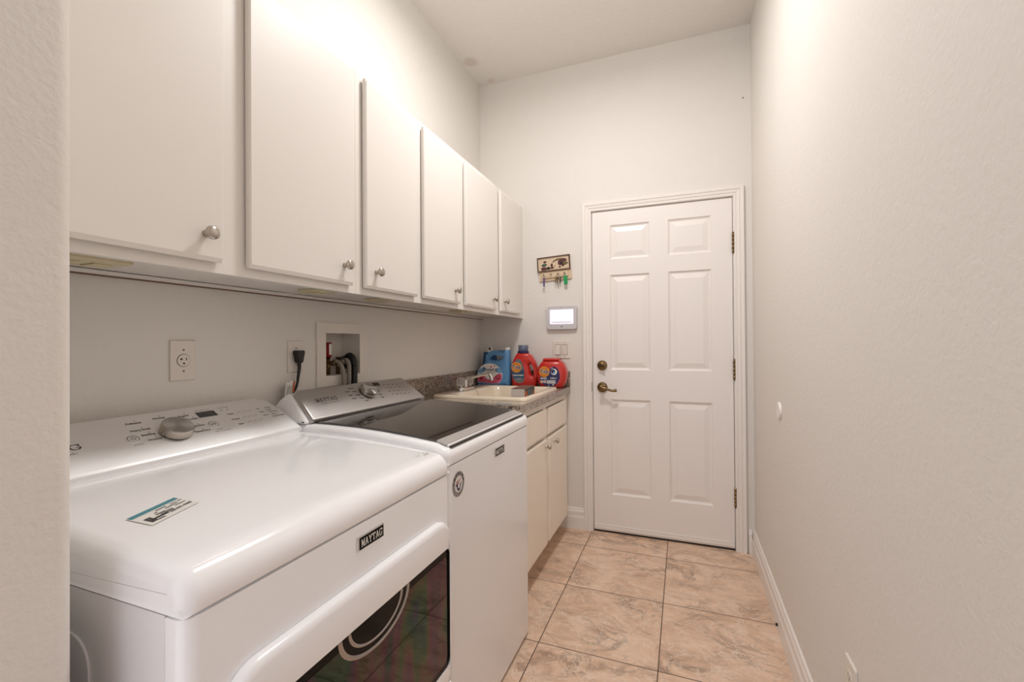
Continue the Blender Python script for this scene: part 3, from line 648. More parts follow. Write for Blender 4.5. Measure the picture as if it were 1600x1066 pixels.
pf = mb.build('picture_frame', t, label='dark brown framed pale wood panel')
mb = MB(); z = 0.0143; rr = random.Random(3)
def blob(cx, cy, r, m, zz, sy=1.0):
    r *= 1.2
    mb.flat([(cx + r * (0.75 + 0.4 * rr.random()) * math.cos(a), cy + sy * r * (0.75 + 0.4 * rr.random()) * math.sin(a)) for a in [2 * PI * k / 11 for k in range(11)]], zz, m, Mk)
mb.flat([(-0.015, 0.030), (0.0, 0.048), (0.025, 0.058), (0.055, 0.058), (0.085, 0.044), (0.092, 0.034), (0.06, 0.038), (0.035, 0.048), (0.012, 0.042)], z, M_olive, Mk)
blob(0.068, 0.044, 0.020, M_maroon, z + 0.0003, 0.5); blob(0.045, 0.028, 0.016, M_maroon, z + 0.0004); blob(0.052, 0.026, 0.007, M_black, z + 0.0007); blob(0.078, 0.022, 0.016, M_olive, z + 0.0003, 0.6); blob(0.062, 0.010, 0.009, M_dkwood, z + 0.0003, 0.7); blob(0.040, 0.002, 0.006, M_maroon, z + 0.0003)
blob(-0.060, 0.044, 0.010, M_dkwood, z, 0.7); blob(-0.066, 0.024, 0.016, M_ink, z, 0.6); blob(-0.064, 0.026, 0.006, M_green, z + 0.0004, 0.5); blob(-0.066, 0.0, 0.020, M_maroon, z + 0.0002, 0.5); blob(-0.036, 0.000, 0.011, M_black, z + 0.0003, 0.8); blob(-0.080, -0.008, 0.006, M_dkwood, z + 0.0004); blob(-0.014, 0.018, 0.008, M_dkwood, z + 0.0002, 1.3); blob(-0.012, 0.0, 0.010, M_maroon, z + 0.0003, 0.7); blob(0.006, 0.010, 0.003, M_dkwood, z + 0.0003)
mb.build('picture', pf, label='painted dark trees and shrubs')
hooks = [(-0.068, -0.044), (-0.020, -0.044), (0.028, -0.044), (0.072, -0.044)]
for x, y in hooks:
    mb = MB(); mb.cyl(Mk @ Vector((x, y, 0.0182)), Mk @ Vector((x, y, 0.030)), 0.0025, M_brass, 10); mb.lathe([(0.0045, 0), (0.0045, 0.002), (0.002, 0.003)], M_brass, Mk @ Matrix.Translation((x, y, 0.030)), 12); mb.build('hook', t)
def ringm(mb, c, r, m, rt=0.0012): 
    mb.tube([Vector(c) + Vector((r * math.cos(a), 0, r * math.sin(a))) for a in [2 * PI * k / 16 for k in range(17)]], rt, m, 6, sub=1)
def hk(i): return Mk @ Vector((hooks[i][0], hooks[i][1], 0.0265))
c = hk(0); t = thing('keyring_strap', 'purple key strap hanging from the left hook of the key rack', 'key strap', c)
mb = MB(); ringm(mb, c + Vector((0, 0, -0.0095)), 0.012, M_chrome); mb.build('split_ring', t)
mb = MB(); mb.prism(rrect(0.010, 0.055, 0.002, 3, 0, -0.046), -0.002, 0.002, M_purple, on_back(c.x, c.y, c.z), bev=0.0008); mb.build('strap', t)
mb = MB(); ringm(mb, c + Vector((0, 0, -0.079)), 0.007, M_chrome, 0.0015); mb.build('swivel_clasp', t)
c = hk(2); t = thing('key_bunch', 'bunch of metal keys hanging from the third hook of the key rack', 'keys', c)
mb = MB(); ringm(mb, c + Vector((0, 0, -0.0115)), 0.014, M_chrome); mb.build('split_ring', t)
for dx, a, ln, mm in ((-0.009, -14, 0.036, M_brass), (0.002, 4, 0.044, M_steel), (0.010, 12, 0.036, M_dkwood), (-0.001, -4, 0.040, M_dkwood)):
    mb = MB(); K = on_back(c.x + dx, c.y - 0.001 + dx * 0.3, c.z - 0.022) @ Matrix.Rotation(math.radians(a), 4, 'Z')
    mb.prism(disc(0.0095, 16, 0, -0.008), -0.001, 0.001, mm, K); mb.prism([(-0.0032, -0.016), (0.0032, -0.016), (0.0032, -ln), (0.0, -ln - 0.004), (-0.0032, -ln + 0.002), (-0.002, -ln + 0.008), (-0.0034, -ln + 0.012)], -0.0009, 0.0009, mm, K); mb.build('key', t)
c = hk(3); t = thing('key_tag', 'bright green plastic key tag hanging from the right hook', 'key tag', c)
mb = MB(); ringm(mb, c + Vector((0, 0, -0.0105)), 0.012, M_chrome); mb.build('split_ring', t)
mb = MB(); mb.prism(rrect(0.023, 0.058, 0.006, 5, 0.003, -0.048), -0.0025, 0.0025, M_green, on_back(c.x, c.y, c.z) @ Matrix.Rotation(math.radians(5), 4, 'Z'), bev=0.0012); mb.build('tag', t)
mb = MB(); mb.lathe([(0.004, 0), (0.004, 0.002), (0.002, 0.004)], M_ink_soft, on_back(0.333, YB - 0.0002, 2.609), 10); tag(mb.build('nail', origin=(0.333, YB, 2.609)), 'tiny nail head in the back wall above the right of the door', 'nail')

# ------------------------------------------------------------------ right wall
t = thing('wall_outlet', 'white outlet plate low on the right wall near the camera', 'outlet', (XR, 1.295, 0.377))
Mw = on_right(XR, 1.295, 0.377)
mb = MB(); mb.prism(rrect(0.072, 0.116, 0.004, 3), 0.0003, 0.006, M_plate, Mw, bev=0.0025); mb.flat(disc(0.003, 10), 0.0063, M_ink_soft, Mw); mb.build('plate', t)
for y in (-0.0195, 0.0195):
    mb = MB(); mb.prism(rrect(0.034, 0.028, 0.012, 4, 0, y), 0.0061, 0.0075, M_plate, Mw)
    for x in (-0.006, 0.006): mb.flat(rrect(0.0022, 0.008, 0.0008, 2, x, y + 0.003), 0.0077, M_slot, Mw)
    mb.flat(disc(0.0026, 10, 0, y - 0.007), 0.0077, M_slot, Mw); mb.build('socket', t)
t = thing('door_stop', 'round white door bumper stuck on the right wall', 'door stop', (XR, 2.126, 0.918))
mb = MB(); mb.lathe([(0.036, 0.0003), (0.036, 0.004), (0.031, 0.009), (0.024, 0.0075), (0.010, 0.0065)], M_trim, on_right(XR, 2.126, 0.918), 30); mb.build('bumper', t, sharp=50)
mb = MB(); mb.cyl((XR - 0.0170, 2.127, 0.030), (XR - 0.0240, 2.127, 0.030), 0.006, M_slot, 12); tag(mb.build('bracket_stub', origin=(XR - 0.017, 2.127, 0.03)), 'small dark screw stub on the right baseboard', 'screw')

# ------------------------------------------------------------------ left wall: outlets, washer box, cord, hoses
def round_outlet(label, y, z):
    t = thing('wall_outlet', label, 'outlet', (XL, y, z)); Mw = on_left(XL, y, z)
    mb = MB(); mb.prism(rrect(0.070, 0.114, 0.003, 3), 0.0003, 0.006, M_plate, Mw, bev=0.0025)
    for s in (-1, 1): mb.flat(disc(0.0032, 12, 0, s * 0.030), 0.0062, M_ink_soft, Mw)
    mb.build('plate', t)
    mb = MB(); mb.prism(disc(0.0185, 28), 0.0061, 0.0064, M_slot, Mw); mb.prism(disc(0.0172, 28), 0.0064, 0.0078, M_plate, Mw)
    mb.flat(rrect(0.0025, 0.008, 0.0008, 2, 0.0065, 0.004), 0.008, M_slot, Mw); mb.flat(rrect(0.0075, 0.0025, 0.0008, 2, -0.0075, 0.004), 0.008, M_slot, Mw); mb.flat(rrect(0.0025, 0.007, 0.0008, 2, -0.0065, 0.004), 0.008, M_slot, Mw); mb.flat(disc(0.0029, 12, 0, -0.0085), 0.008, M_slot, Mw)
    mb.build('socket', t); return t
round_outlet('empty single-socket outlet on the left wall above the dryer', 0.850, 1.162)
round_outlet('outlet with a black plug in it, beside the recessed washer box', 1.245, 1.162)

t = thing('washer_box', 'recessed white plumbing box in the wall above the washer', 'plumbing box', (XL, 1.4915, 1.165))
mb = MB(); Mw = on_left(XL, 0, 0); fy0, fy1, fz0, fz1 = 1.345, 1.622, 1.038, 1.292
for a, b in (((fy0, HZ1 - 0.002), (fy1, fz1)), ((fy0, fz0), (fy1, HZ0 + 0.002)), ((fy0, HZ0 + 0.002), (HY0 + 0.002, HZ1 - 0.002)), ((HY1 - 0.002, HZ0 + 0.002), (fy1, HZ1 - 0.002))): mb.box((a[0], a[1], 0.0003), (b[0], b[1], 0.006), M_plate, M=Mw)
mb.build('flange', t)
mb = MB(); D = 0.098; w_ = 0.002
mb.box((HY0, HZ0, -D), (HY1, HZ1, -D + w_), M_plate, M=Mw); mb.box((HY0, HZ0, -D), (HY0 + w_, HZ1, 0.0), M_plate, M=Mw); mb.box((HY1 - w_, HZ0, -D), (HY1, HZ1, 0.0), M_plate, M=Mw); mb.box((HY0, HZ0, -D), (HY1, HZ0 + w_, 0), M_plate, M=Mw); mb.box((HY0, HZ1 - w_, -D), (HY1, HZ1, 0), M_plate, M=Mw)
mb.build('recess', t)
for y, lab in ((1.464, True), (1.520, False)):
    mb = MB(); x = XL - 0.052
    mb.cyl((x, y, HZ0 + 0.003), (x, y, HZ0 + 0.075), 0.009, M_brass, 14); mb.cyl((x, y, HZ0 + 0.05), (x + 0.024, y, HZ0 + 0.05), 0.0085, M_brass, 12); v = mb.build('valve', t, label='brass supply valve')
    if lab:
        mb = MB(); mb.cyl((x, y, HZ0 + 0.075), (x, y, HZ0 + 0.137), 0.0135, M_reddk, 20); mb.build('arrestor', v, label='dark red water hammer arrestor')
        mb = MB(); arcp = [(x + 0.0139 * math.cos(math.radians(a)), y + 0.0139 * math.sin(math.radians(a))) for a in range(-30, 61, 10)]
        vv = [(p[0], p[1], HZ0 + 0.085) for p in arcp] + [(p[0], p[1], HZ0 + 0.13) for p in arcp]; q = len(arcp)
        mb.poly(vv, [(i, i + 1, q + i + 1, q + i) for i in range(q - 1)], M_paper); mb.build('arrestor_label', v)
    else:
        mb = MB(); mb.tube([(x + 0.026, y - 0.02, HZ0 + 0.068), (x + 0.026, y + 0.02, HZ0 + 0.076)], 0.006, M_black, 10, sub=1); mb.build('valve_handle', v)
def hose(name, label, pts, r, m, ribs=False):
    mb = MB()
    if ribs:
        R = []
        for k in range(60): R += [r, r * 0.84]
        mb.tube(pts, R, m, 14, sub=24)
    else: mb.tube(pts, r, m, 14, sub=8)
    t = thing(name, label, 'hose', pts[0]); mb.build('tube', t, sharp=60); return t
x = XL
t = hose('supply_hose', 'grey rubber hose nearest the camera, arching out of the plumbing box', [(x - 0.026, 1.464, 1.127), (x - 0.004, 1.462, 1.134), (x + 0.022, 1.462, 1.112), (x + 0.027, 1.466, 1.060), (x + 0.022, 1.470, 0.985), (x + 0.020, 1.475, 0.90)], 0.0085, M_hose)
mb = MB(); mb.cyl((x - 0.0275, 1.464, 1.127), (x - 0.010, 1.463, 1.132), 0.0115, M_brass, 12); mb.build('coupling', t)
t = hose('supply_hose', 'second grey hose, arching out beside the black drain hose', [(x - 0.026, 1.520, 1.127), (x + 0.0, 1.512, 1.140), (x + 0.022, 1.503, 1.116), (x + 0.027, 1.498, 1.060), (x + 0.022, 1.498, 0.985), (x + 0.020, 1.499, 0.90)], 0.0085, M_hose)
mb = MB(); mb.cyl((x - 0.0275, 1.520, 1.127), (x - 0.008, 1.514, 1.137), 0.0115, M_steel, 12); mb.build('coupling', t)
hose('drain_hose', 'black corrugated drain hose hooked out of the plumbing box', [(x - 0.05, 1.562, 1.10), (x - 0.048, 1.560, 1.135), (x - 0.018, 1.555, 1.156), (x + 0.014, 1.543, 1.130), (x + 0.023, 1.534, 1.07), (x + 0.023, 1.531, 0.985), (x + 0.023, 1.531, 0.90)], 0.0145, M_hosedk, True)

t = thing('power_cord', 'black plug and cord with a white warning tag hanging behind the washer', 'power cord', (XL + 0.009, 1.245, 1.165))
mb = MB(); px_ = XL + 0.0087
mb.prism([(-0.018, 0.018), (-0.014, 0.024), (0.014, 0.024), (0.018, 0.018), (0.010, -0.016), (0.006, -0.022), (-0.006, -0.022), (-0.010, -0.016)], 0, 0.024, M_black, on_left(px_, 1.245, 1.160), bev=0.004); mb.build('plug', t)
mb = MB(); mb.tube([(px_ + 0.012, 1.245, 1.140), (px_ + 0.013, 1.244, 1.12), (px_ + 0.012, 1.240, 1.09), (px_ + 0.010, 1.236, 1.06), (px_ + 0.008, 1.222, 1.03), (px_ + 0.006, 1.19, 1.0), (px_ + 0.008, 1.16, 0.985), (px_ + 0.005, 1.14, 0.96), (px_ + 0.003, 1.13, 0.88)], [0.0075, 0.006, 0.0046, 0.0042, 0.0042, 0.0042, 0.0042], M_black); mb.build('cord', t)
mb = MB(); A = on_left(-1.303, 1.196, 1.044) @ Matrix.Rotation(math.radians(-8), 4, 'Z') @ Matrix.Rotation(math.radians(12), 4, 'Y')
mb.prism([(-0.026, -0.026), (0.012, -0.022), (0.012, 0.028), (-0.026, 0.026)], -0.0004, 0.0004, M_paper, A)
mb.prism([(0.014, -0.008), (0.024, -0.006), (0.024, 0.034), (0.014, 0.034)], -0.0004, 0.0004, M_orange, A)
for k in range(5): mb.box((-0.018 + k * 0.006, -0.018, 0.0005), (-0.016 + k * 0.006, 0.018 - 0.004 * (k % 2), 0.0007), M_ink_soft, M=A)
mb.box((0.0125, 0.028, -0.0004), (0.0138, 0.034, 0.0004), M_paper, M=A); mb.box((-0.006, 0.0262, -0.0004), (0.024, 0.0338, 0.0003), M_paper, M=A); mb.build('warning_tag', t, label='white paper tag with an orange strip')

# ------------------------------------------------------------------ appliances
def rounded_prism(mb, prof, y0, y1, r, m, seg=6, fix=None):
    """closed XZ profile swept along Y, its two end rims rounded by r; fix(i) -> True keeps that vertex in place"""
    n = len(prof); area = sum(prof[i][0] * prof[(i + 1) % n][1] - prof[(i + 1) % n][0] * prof[i][1] for i in range(n)); sg = 1 if area > 0 else -1
    nor = []
    for i in range(n):
        a, b, c = Vector(prof[i - 1]), Vector(prof[i]), Vector(prof[(i + 1) % n])
        d1, d2 = (b - a).normalized(), (c - b).normalized(); n1, n2 = Vector((d1.y, -d1.x)) * sg, Vector((d2.y, -d2.x)) * sg
        v = n1 + n2; v = v / max(v.dot(n1), 0.35); nor.append(Vector((0, 0)) if fix and fix(i) else v)
    rows = []
    for k in range(seg, -1, -1):
        a = PI / 2 * k / seg; rows.append((y0 + r * (1 - math.sin(a)), r * (1 - math.cos(a))))
    rows += [(y0 + y1 - y, i) for y, i in rows[::-1]]
    vs = [(prof[i][0] - nor[i].x * ins, y, prof[i][1] - nor[i].y * ins) for y, ins in rows for i in range(n)]; fs = []
    for q in range(len(rows) - 1):
        for i in range(n): j = (i + 1) % n; fs.append((q * n + i, q * n + j, (q + 1) * n + j, (q + 1) * n + i))
    fs += [tuple(range(n)), tuple(range((len(rows) - 1) * n, len(rows) * n))[::-1]]
    return mb.poly(vs, fs, m, smooth=True)
def arcpts(cx, cz, r, a0, a1, n=8): return [(cx + r * math.cos(math.radians(a0 + (a1 - a0) * k / n)), cz + r * math.sin(math.radians(a0 + (a1 - a0) * k / n))) for k in range(n + 1)]

# slab lettering for the maker's plates: strokes on a 1 x 1 cell with block serifs
GLY = {'M': [(0.1, 0, 0.1, 1), (0.9, 0, 0.9, 1), (0.1, 1, 0.5, 0.15), (0.5, 0.15, 0.9, 1), (-0.06, 0, 0.26, 0), (0.74, 0, 1.06, 0), (-0.06, 1, 0.2, 1), (0.8, 1, 1.06, 1)],
       'A': [(0.1, 0, 0.5, 1), (0.5, 1, 0.9, 0), (0.25, 0.33, 0.75, 0.33), (-0.06, 0, 0.26, 0), (0.74, 0, 1.06, 0)],
       'Y': [(0.1, 1, 0.5, 0.45), (0.9, 1, 0.5, 0.45), (0.5, 0.45, 0.5, 0), (-0.06, 1, 0.26, 1), (0.74, 1, 1.06, 1), (0.3, 0, 0.7, 0)],
       'T': [(0.5, 0, 0.5, 1), (0.02, 1, 0.98, 1), (0.3, 0, 0.7, 0), (0.02, 1, 0.02, 0.75), (0.98, 1, 0.98, 0.75)],
       'G': [(0.9, 0.85, 0.7, 1), (0.7, 1, 0.3, 1), (0.3, 1, 0.08, 0.75), (0.08, 0.75, 0.08, 0.25), (0.08, 0.25, 0.3, 0), (0.3, 0, 0.7, 0), (0.7, 0, 0.9, 0.2), (0.9, 0.2, 0.9, 0.42), (0.62, 0.42, 1.02, 0.42), (0.92, 1, 0.92, 0.72)]}
def slab_text(mb, s, h, w, gap, m, M, thin=0.10, fat=0.155, shear=0.0):
    tot = len(s) * w + (len(s) - 1) * gap; x0 = -tot / 2
    for i, ch in enumerate(s):
        for g, (ax, ay, bx, by) in enumerate(GLY[ch]):
            A = Vector((x0 + i * (w + gap) + ax * w + shear * (ay - 0.5) * h, (ay - 0.5) * h)); B = Vector((x0 + i * (w + gap) + bx * w + shear * (by - 0.5) * h, (by - 0.5) * h))
            d = (B - A).normalized(); p = Vector((-d.y, d.x)); tk = (thin if abs(d.y) < 0.3 else fat) * h / 2
            a, b = A - d * tk * 0.6, B + d * tk * 0.6
            z = 0.00002 * g
            mb.poly([(*(a + p * tk), z), (*(a - p * tk), z), (*(b - p * tk), z), (*(b + p * tk), z)], [(0, 1, 2, 3)], m, M)
def badge(parent, x, y, z, w, h):
    Mb = on_left(x, y, z)
    mb = MB(); mb.prism([(-w / 2, -h / 2), (w / 2, -h / 2), (w / 2, h / 2), (-w / 2, h / 2)], 0, 0.0035, M_chrome, Mb, bev=0.0012); mb.flat([(-w * 0.445, -h * 0.42), (w * 0.475, -h * 0.42), (w * 0.475, h * 0.42), (-w * 0.445, h * 0.42)], 0.0037, M_gloss_black, Mb)
    slab_text(mb, 'MAYTAG', h * 0.48, w * 0.106, w * 0.030, M_paper, Mb @ Matrix.Translation((w * 0.02, 0, 0.0040)))
    return mb.build('badge', parent, label='black and chrome maker badge')
class Plate:        # sloped console face: s runs along Y, tt up the slope
    def __init__(s, x0, z0, x1, z1): s.o = Vector((x0, 0, z0)); v = Vector((x1 - x0, 0, z1 - z0)); s.len = v.length; s.v = v.normalized(); s.n = Vector((0, 1, 0)).cross(s.v)
    def M(s, y, tt, h=0.0):
        p = s.o + s.v * tt + s.n * h; return frame((p.x, y, p.z), (0, 1, 0), s.v, s.n)

def dial(parent, Mx, r, hgt, ribbed):
    mb = MB(); mb.lathe([(r * 0.92, 0.0), (r * 0.92, 0.004)], M_black, Mx, 36)
    mb.lathe([(r, 0.004), (r * 1.0, hgt - 0.004), (r * 0.95, hgt)], M_steel, Mx, 40)
    d = mb.build('dial', parent, sharp=40, label='round brushed steel selector dial')
    if ribbed:
        mb = MB(); mb.prism(rrect(r * 1.80, r * 0.24, r * 0.1, 4), hgt + 0.0009, hgt + 0.0075, M_chrome, Mx @ Matrix.Rotation(math.radians(-20), 4, 'Z'), bev=0.002)
        mb.build('dial_grip', d)
    mb = MB(); mb.prism(disc(r * 0.93, 40), hgt - 0.0005, hgt + 0.0008, spun()); o = mb.build('dial_face')
    o.parent = d; o.location = (0, 0, 0); o.matrix_basis = Matrix.Translation(-Vector(parent.location)) @ Mx
_sp = []
def spun():
    if _sp: return _sp[0]
    m, nt, b = nodes_of('spun_steel_face'); b.inputs['Base Color'].default_value = lin(196, 194, 192); b.inputs['Metallic'].default_value = 1; b.inputs['Roughness'].default_value = 0.36
    b.inputs['Anisotropic'].default_value = 0.95
    tg = N(nt, 'ShaderNodeTangent', direction_type='RADIAL', axis='Z'); nt.links.new(tg.outputs[0], b.inputs['Tangent'])
    _sp.append(m); return m

# --- dryer
dx0, dy0, dy1 = -0.600, 0.384, 1.083
t = thing('dryer', 'white front-loading dryer with silver sloped console, nearest the camera', 'dryer', (-0.95, 0.734, 0))
mb = MB(); mb.prism([(-1.285, dy0 + 0.002), (-0.640, dy0 + 0.002), (-0.640, dy1 - 0.002), (-1.285, dy1 - 0.002)], 0.012, 0.848, M_white_soft)
mb.prism(rrect(0.40, 0.70, 0.045, 6, -1.005, 0.43), 0.0, 0.0025, M_white_soft, frame((0, dy0 + 0.0018, 0), (1, 0, 0), (0, 0, 1), (0, -1, 0)), bev=0.002)
for x in (-1.22, -0.70):
    for y in (dy0 + 0.06, dy1 - 0.06): mb.cyl((x, y, 0.0), (x, y, 0.0125), 0.02, M_black, 12)
mb.build('body', t)
# front panel: rounded vertical corners
mb = MB(); r = 0.022; pl = [(-0.638, dy0 + 0.001)] + [(dx0 - r + r * math.cos(math.radians(a)), dy0 + r + r * math.sin(math.radians(a))) for a in range(-90, 1, 15)] + [(dx0 - r + r * math.cos(math.radians(a)), dy1 - r + r * math.sin(math.radians(a))) for a in range(0, 91, 15)] + [(-0.638, dy1 - 0.001)]
mb.prism(pl, 0.014, 0.848, M_white, smooth=True, bev=0.003); mb.build('front_panel', t, sharp=35)
# lid
LIDZ = [(-1.14, 0.934), (-1.0, 0.933), (-0.88, 0.9275), (-0.76, 0.9185), (-0.70, 0.9125), (-0.66, 0.9085), (-0.62, 0.903)]
prof = [(dx0, 0.8525), (dx0 + 0.002, 0.858)] + arcpts(dx0 - 0.040, 0.8655, 0.042, 0, 68, 10) + [(-0.66, 0.9085), (-0.70, 0.9125), (-0.76, 0.9185), (-0.88, 0.9275), (-1.0, 0.932), (-1.14, 0.934), (-1.286, 0.930), (-1.286, 0.8525)]
mb = MB(); k_ = len(prof); rounded_prism(mb, prof, dy0 - 0.001, dy1 + 0.001, 0.026, M_white, 8, fix=lambda i: i in (0, k_ - 1, k_ - 2)); mb.build('lid', t, sharp=50)
# console
CD = Plate(-1.126, 0.9350, -1.286, 1.026)
def console_side(x0, z0, x1, z1, back=-1.288, zlow=0.9335):
    return [(x0 + 0.004, zlow), (x0, z0 - 0.004), (x1, z1 - 0.008), (back, z1 - 0.010), (back, zlow)]
mb = MB(); rounded_prism(mb, [(-1.1335, 0.9346), (-1.1330, 0.9385), (-1.2850, 1.017), (-1.2875, 1.015), (-1.2875, 0.9346)], dy0 + 0.008, dy1 - 0.004, 0.002, M_white_soft, 2); mb.build('console_housing', t)
mb = MB(); Lc = CD.len
out = [(dy0 + 0.004, 0.0), (dy1 - 0.002, 0.0), (dy1 - 0.006, Lc * 0.55)] + [(1.040 + 0.034 * math.cos(math.radians(a)), Lc - 0.034 + 0.034 * math.sin(math.radians(a))) for a in range(10, 91, 16)] + [(dy0 + 0.045, Lc), (dy0 + 0.012, Lc - 0.03)]
mb.prism(out, -0.010, 0.010, M_silver, CD.M(0, 0), bev=0.010, seg=5, smooth=True); con = mb.build('console', t, sharp=45, label='silver control console')
dial(t, CD.M(0.747, 0.086, 0.0102), 0.0360, 0.0225, False)
mb = MB()
Q = lambda y, tt: CD.M(y, tt, 0.0104)
mb.flat([(-0.026, -0.0125), (0.026, -0.0125), (0.026, 0.0125), (-0.026, 0.0125)], 0, M_lcd, Q(0.858, 0.140)); mb.build('display', t, label='grey rectangular display window')
def pushbutton(y, tt, r, sym):
    mb = MB(); Mx = Q(y, tt); mb.lathe([(r, -0.0002), (r, 0.0012), (r * 0.9, 0.002)], M_silver, Mx, 28)
    bt = mb.build('button', t)
    mb = MB(); ring(mb, disc(r * 0.90, 28), disc(r * 0.78, 28), 0.0022, M_ink_soft, Mx); mb.build('button_ring', bt); mb = MB()
    Z = Mx @ Matrix.Translation((0, 0, 0.0023))
    if sym == 'power':
        pts = [(0.0052 * math.cos(math.radians(a)), 0.0052 * math.sin(math.radians(a))) for a in range(120, 421, 20)]
        pin = [(0.0040 * math.cos(math.radians(a)), 0.0040 * math.sin(math.radians(a))) for a in range(120, 421, 20)]
        q = len(pts); mb.poly([(*p, 0) for p in pts + pin], [(i, i + 1, q + i + 1, q + i) for i in range(q - 1)], M_ink, Z); mb.flat([(-0.0007, 0.0015), (0.0007, 0.0015), (0.0007, 0.007), (-0.0007, 0.007)], 0, M_ink, Z)
    else:
        mb.flat([(-0.006, -0.004), (-0.006, 0.004), (-0.0005, 0)], 0, M_ink, Z); mb.flat([(0.001, -0.004), (0.0025, -0.004), (0.0025, 0.004), (0.001, 0.004)], 0, M_ink, Z); mb.flat([(0.004, -0.004), (0.0055, -0.004), (0.0055, 0.004), (0.004, 0.004)], 0, M_ink, Z)
    return mb.build('button_symbol', bt)
pushbutton(0.654, 0.086, 0.0135, 'power'); pushbutton(0.846, 0.089, 0.0140, 'play')
mb = MB()
slab_text(mb, 'MAYTAG', 0.0165, 0.0195, 0.006, M_ink, Q(0.487, 0.094)); mb.text('COMMERCIAL TECHNOLOGY', 0.0075, M_ink, Q(0.492, 0.073), space=1.15); mb.build('maker_lettering', t); mb = MB()
for y, tt, s in ((0.683, 0.146, 'Delicates'), (0.684, 0.117, 'Heavy Duty'), (0.690, 0.095, 'Bedding'), (0.694, 0.073, 'Wrinkle'), (0.742, 0.152, 'Normal'), (0.800, 0.146, 'Regular'), (0.812, 0.128, 'Towels'), (0.806, 0.096, 'Rapid Dry'), (0.806, 0.072, 'Timed Dry')):
    mb.text(s, 0.0090, M_ink, Q(y, tt), bold=0.00022); mb.flat(disc(0.0014, 8), 0, M_ink, Q(y + 0.006, tt + 0.008))
mb.build('cycle_legend', t); mb = MB()
mb.text('POWER', 0.0055, M_ink_soft, Q(0.656, 0.064)); mb.text('START', 0.006, M_ink_soft, Q(0.850, 0.066)); mb.text('HOLD TO START', 0.006, M_ink_soft, Q(0.855, 0.058)); mb.text('TIME REMAINING', 0.005, M_ink_soft, Q(0.856, 0.159)); mb.text('ADJUST TIME', 0.0055, M_ink_soft, Q(0.915, 0.158))
for y in (0.904, 0.922): mb.flat(disc(0.0018, 8), 0, M_ink, Q(y, 0.146))
for tt, s in ((0.124, 'Temp'), (0.097, 'Dryness'), (0.072, 'Signal')): mb.text(s, 0.0070, M_ink, Q(0.917, tt), bold=0.0002)
for tt in (0.124, 0.097, 0.072):
    for y in (0.948, 0.966, 0.984): mb.text('Hi' if y > 0.97 else 'Lo', 0.0066, M_ink_soft, Q(y, tt + 0.004)); mb.flat(disc(0.0012, 8), 0, M_ink, Q(y - 0.009, tt))
for y, tt, s in ((1.010, 0.128, 'Eco'), (1.012, 0.110, 'Boost'), (1.012, 0.092, 'Steam'), (1.043, 0.128, 'Sensing'), (1.040, 0.116, 'Damp'), (1.046, 0.104, 'Cool Down'), (1.040, 0.092, 'Done'), (1.048, 0.080, 'Controls locked')): mb.text(s, 0.0066, M_ink, Q(y, tt), bold=0.00015)
mb.build('option_legend', t)
# lid decals
mb = MB(); 
def lid_z(x):
    for (a, za), (b, zb) in zip(LIDZ, LIDZ[1:]):
        if a <= x <= b: return za + (zb - za) * (x - a) / (b - a)
def lid_pt(x, y, dz): return (x, y, lid_z(x) + dz)
st = [(-0.838, 0.447), (-0.868, 0.540), (-0.810, 0.540), (-0.782, 0.454)]
U = Vector((-0.838, 0.447)); ax = Vector((-0.868, 0.540)) - U; ay = Vector((-0.782, 0.454)) - U
def sk(u, v, dz): p = U + ax * u + ay * v; return lid_pt(p.x, p.y, dz)
mb.poly([sk(*q, 0.0012) for q in ((0, 0), (1, 0), (1, 1), (0, 1))], [(0, 1, 2, 3)], M_paper); mb.poly([sk(*q, 0.0015) for q in ((0.02, 0.01), (0.98, 0.01), (0.98, 0.2), (0.02, 0.2))], [(0, 1, 2, 3)], M_teal)
def strip_(quad, dz, m):
    mb.poly([sk(*q, dz) for q in quad], [(0, 1, 2, 3)], m)
def bar(u0, v0, u1, v1, m): mb.poly([sk(*q, 0.0015) for q in ((u0, v0), (u1, v0), (u1, v1), (u0, v1))], [(0, 1, 2, 3)], m)
for u0, v0, u1, v1 in ((0.42, 0.28, 0.64, 0.33), (0.34, 0.40, 0.40, 0.45), (0.56, 0.40, 0.7, 0.45), (0.72, 0.30, 0.86, 0.34), (0.7, 0.40, 0.84, 0.44), (0.72, 0.5, 0.95, 0.54), (0.88, 0.30, 0.98, 0.34), (0.3, 0.52, 0.5, 0.58)): bar(u0, v0, u1, v1, M_ink)
for u0, v0, u1, v1, m in ((0.08, 0.5, 0.2, 0.86, M_ink), (0.2, 0.66, 0.48, 0.76, M_ink), (0.2, 0.8, 0.34, 0.88, M_ink_soft), (0.36, 0.6, 0.5, 0.68, M_ink_soft), (0.5, 0.56, 0.62, 0.80, M_ink_soft), (0.12, 0.56, 0.16, 0.7, M_paper)): bar(u0, v0, u1, v1, m)
p = U + ax * 0.80 + ay * 0.74; e1 = Vector((ax.x, ax.y, -0.054 * ax.x)).normalized(); e2 = Vector((-ay.x, -ay.y, 0.054 * ay.x)).normalized()
mb.text('631-9605', 0.0085, M_ink, frame(lid_pt(p.x, p.y, 0.0016), e1, e2, e1.cross(e2)), bold=0.0003); mb.build('service_sticker', t, label='white service sticker with a teal strip')
mb = MB()   # faint certification marks near the rear right front corner
for x, y, s in ((-0.668, 1.020, 'c'), (-0.668, 1.036, 'US'), (-0.655, 1.012, 'E-07'), (-0.646, 1.035, 'LISTED')):
    mb.text(s, 0.0075, M_ink_soft, frame((x, y, 0.9095 + (-0.66 - x) * 0.10), (0, 1, 0), (-0.994, 0, 0.1), (0.1, 0, 0.994)))
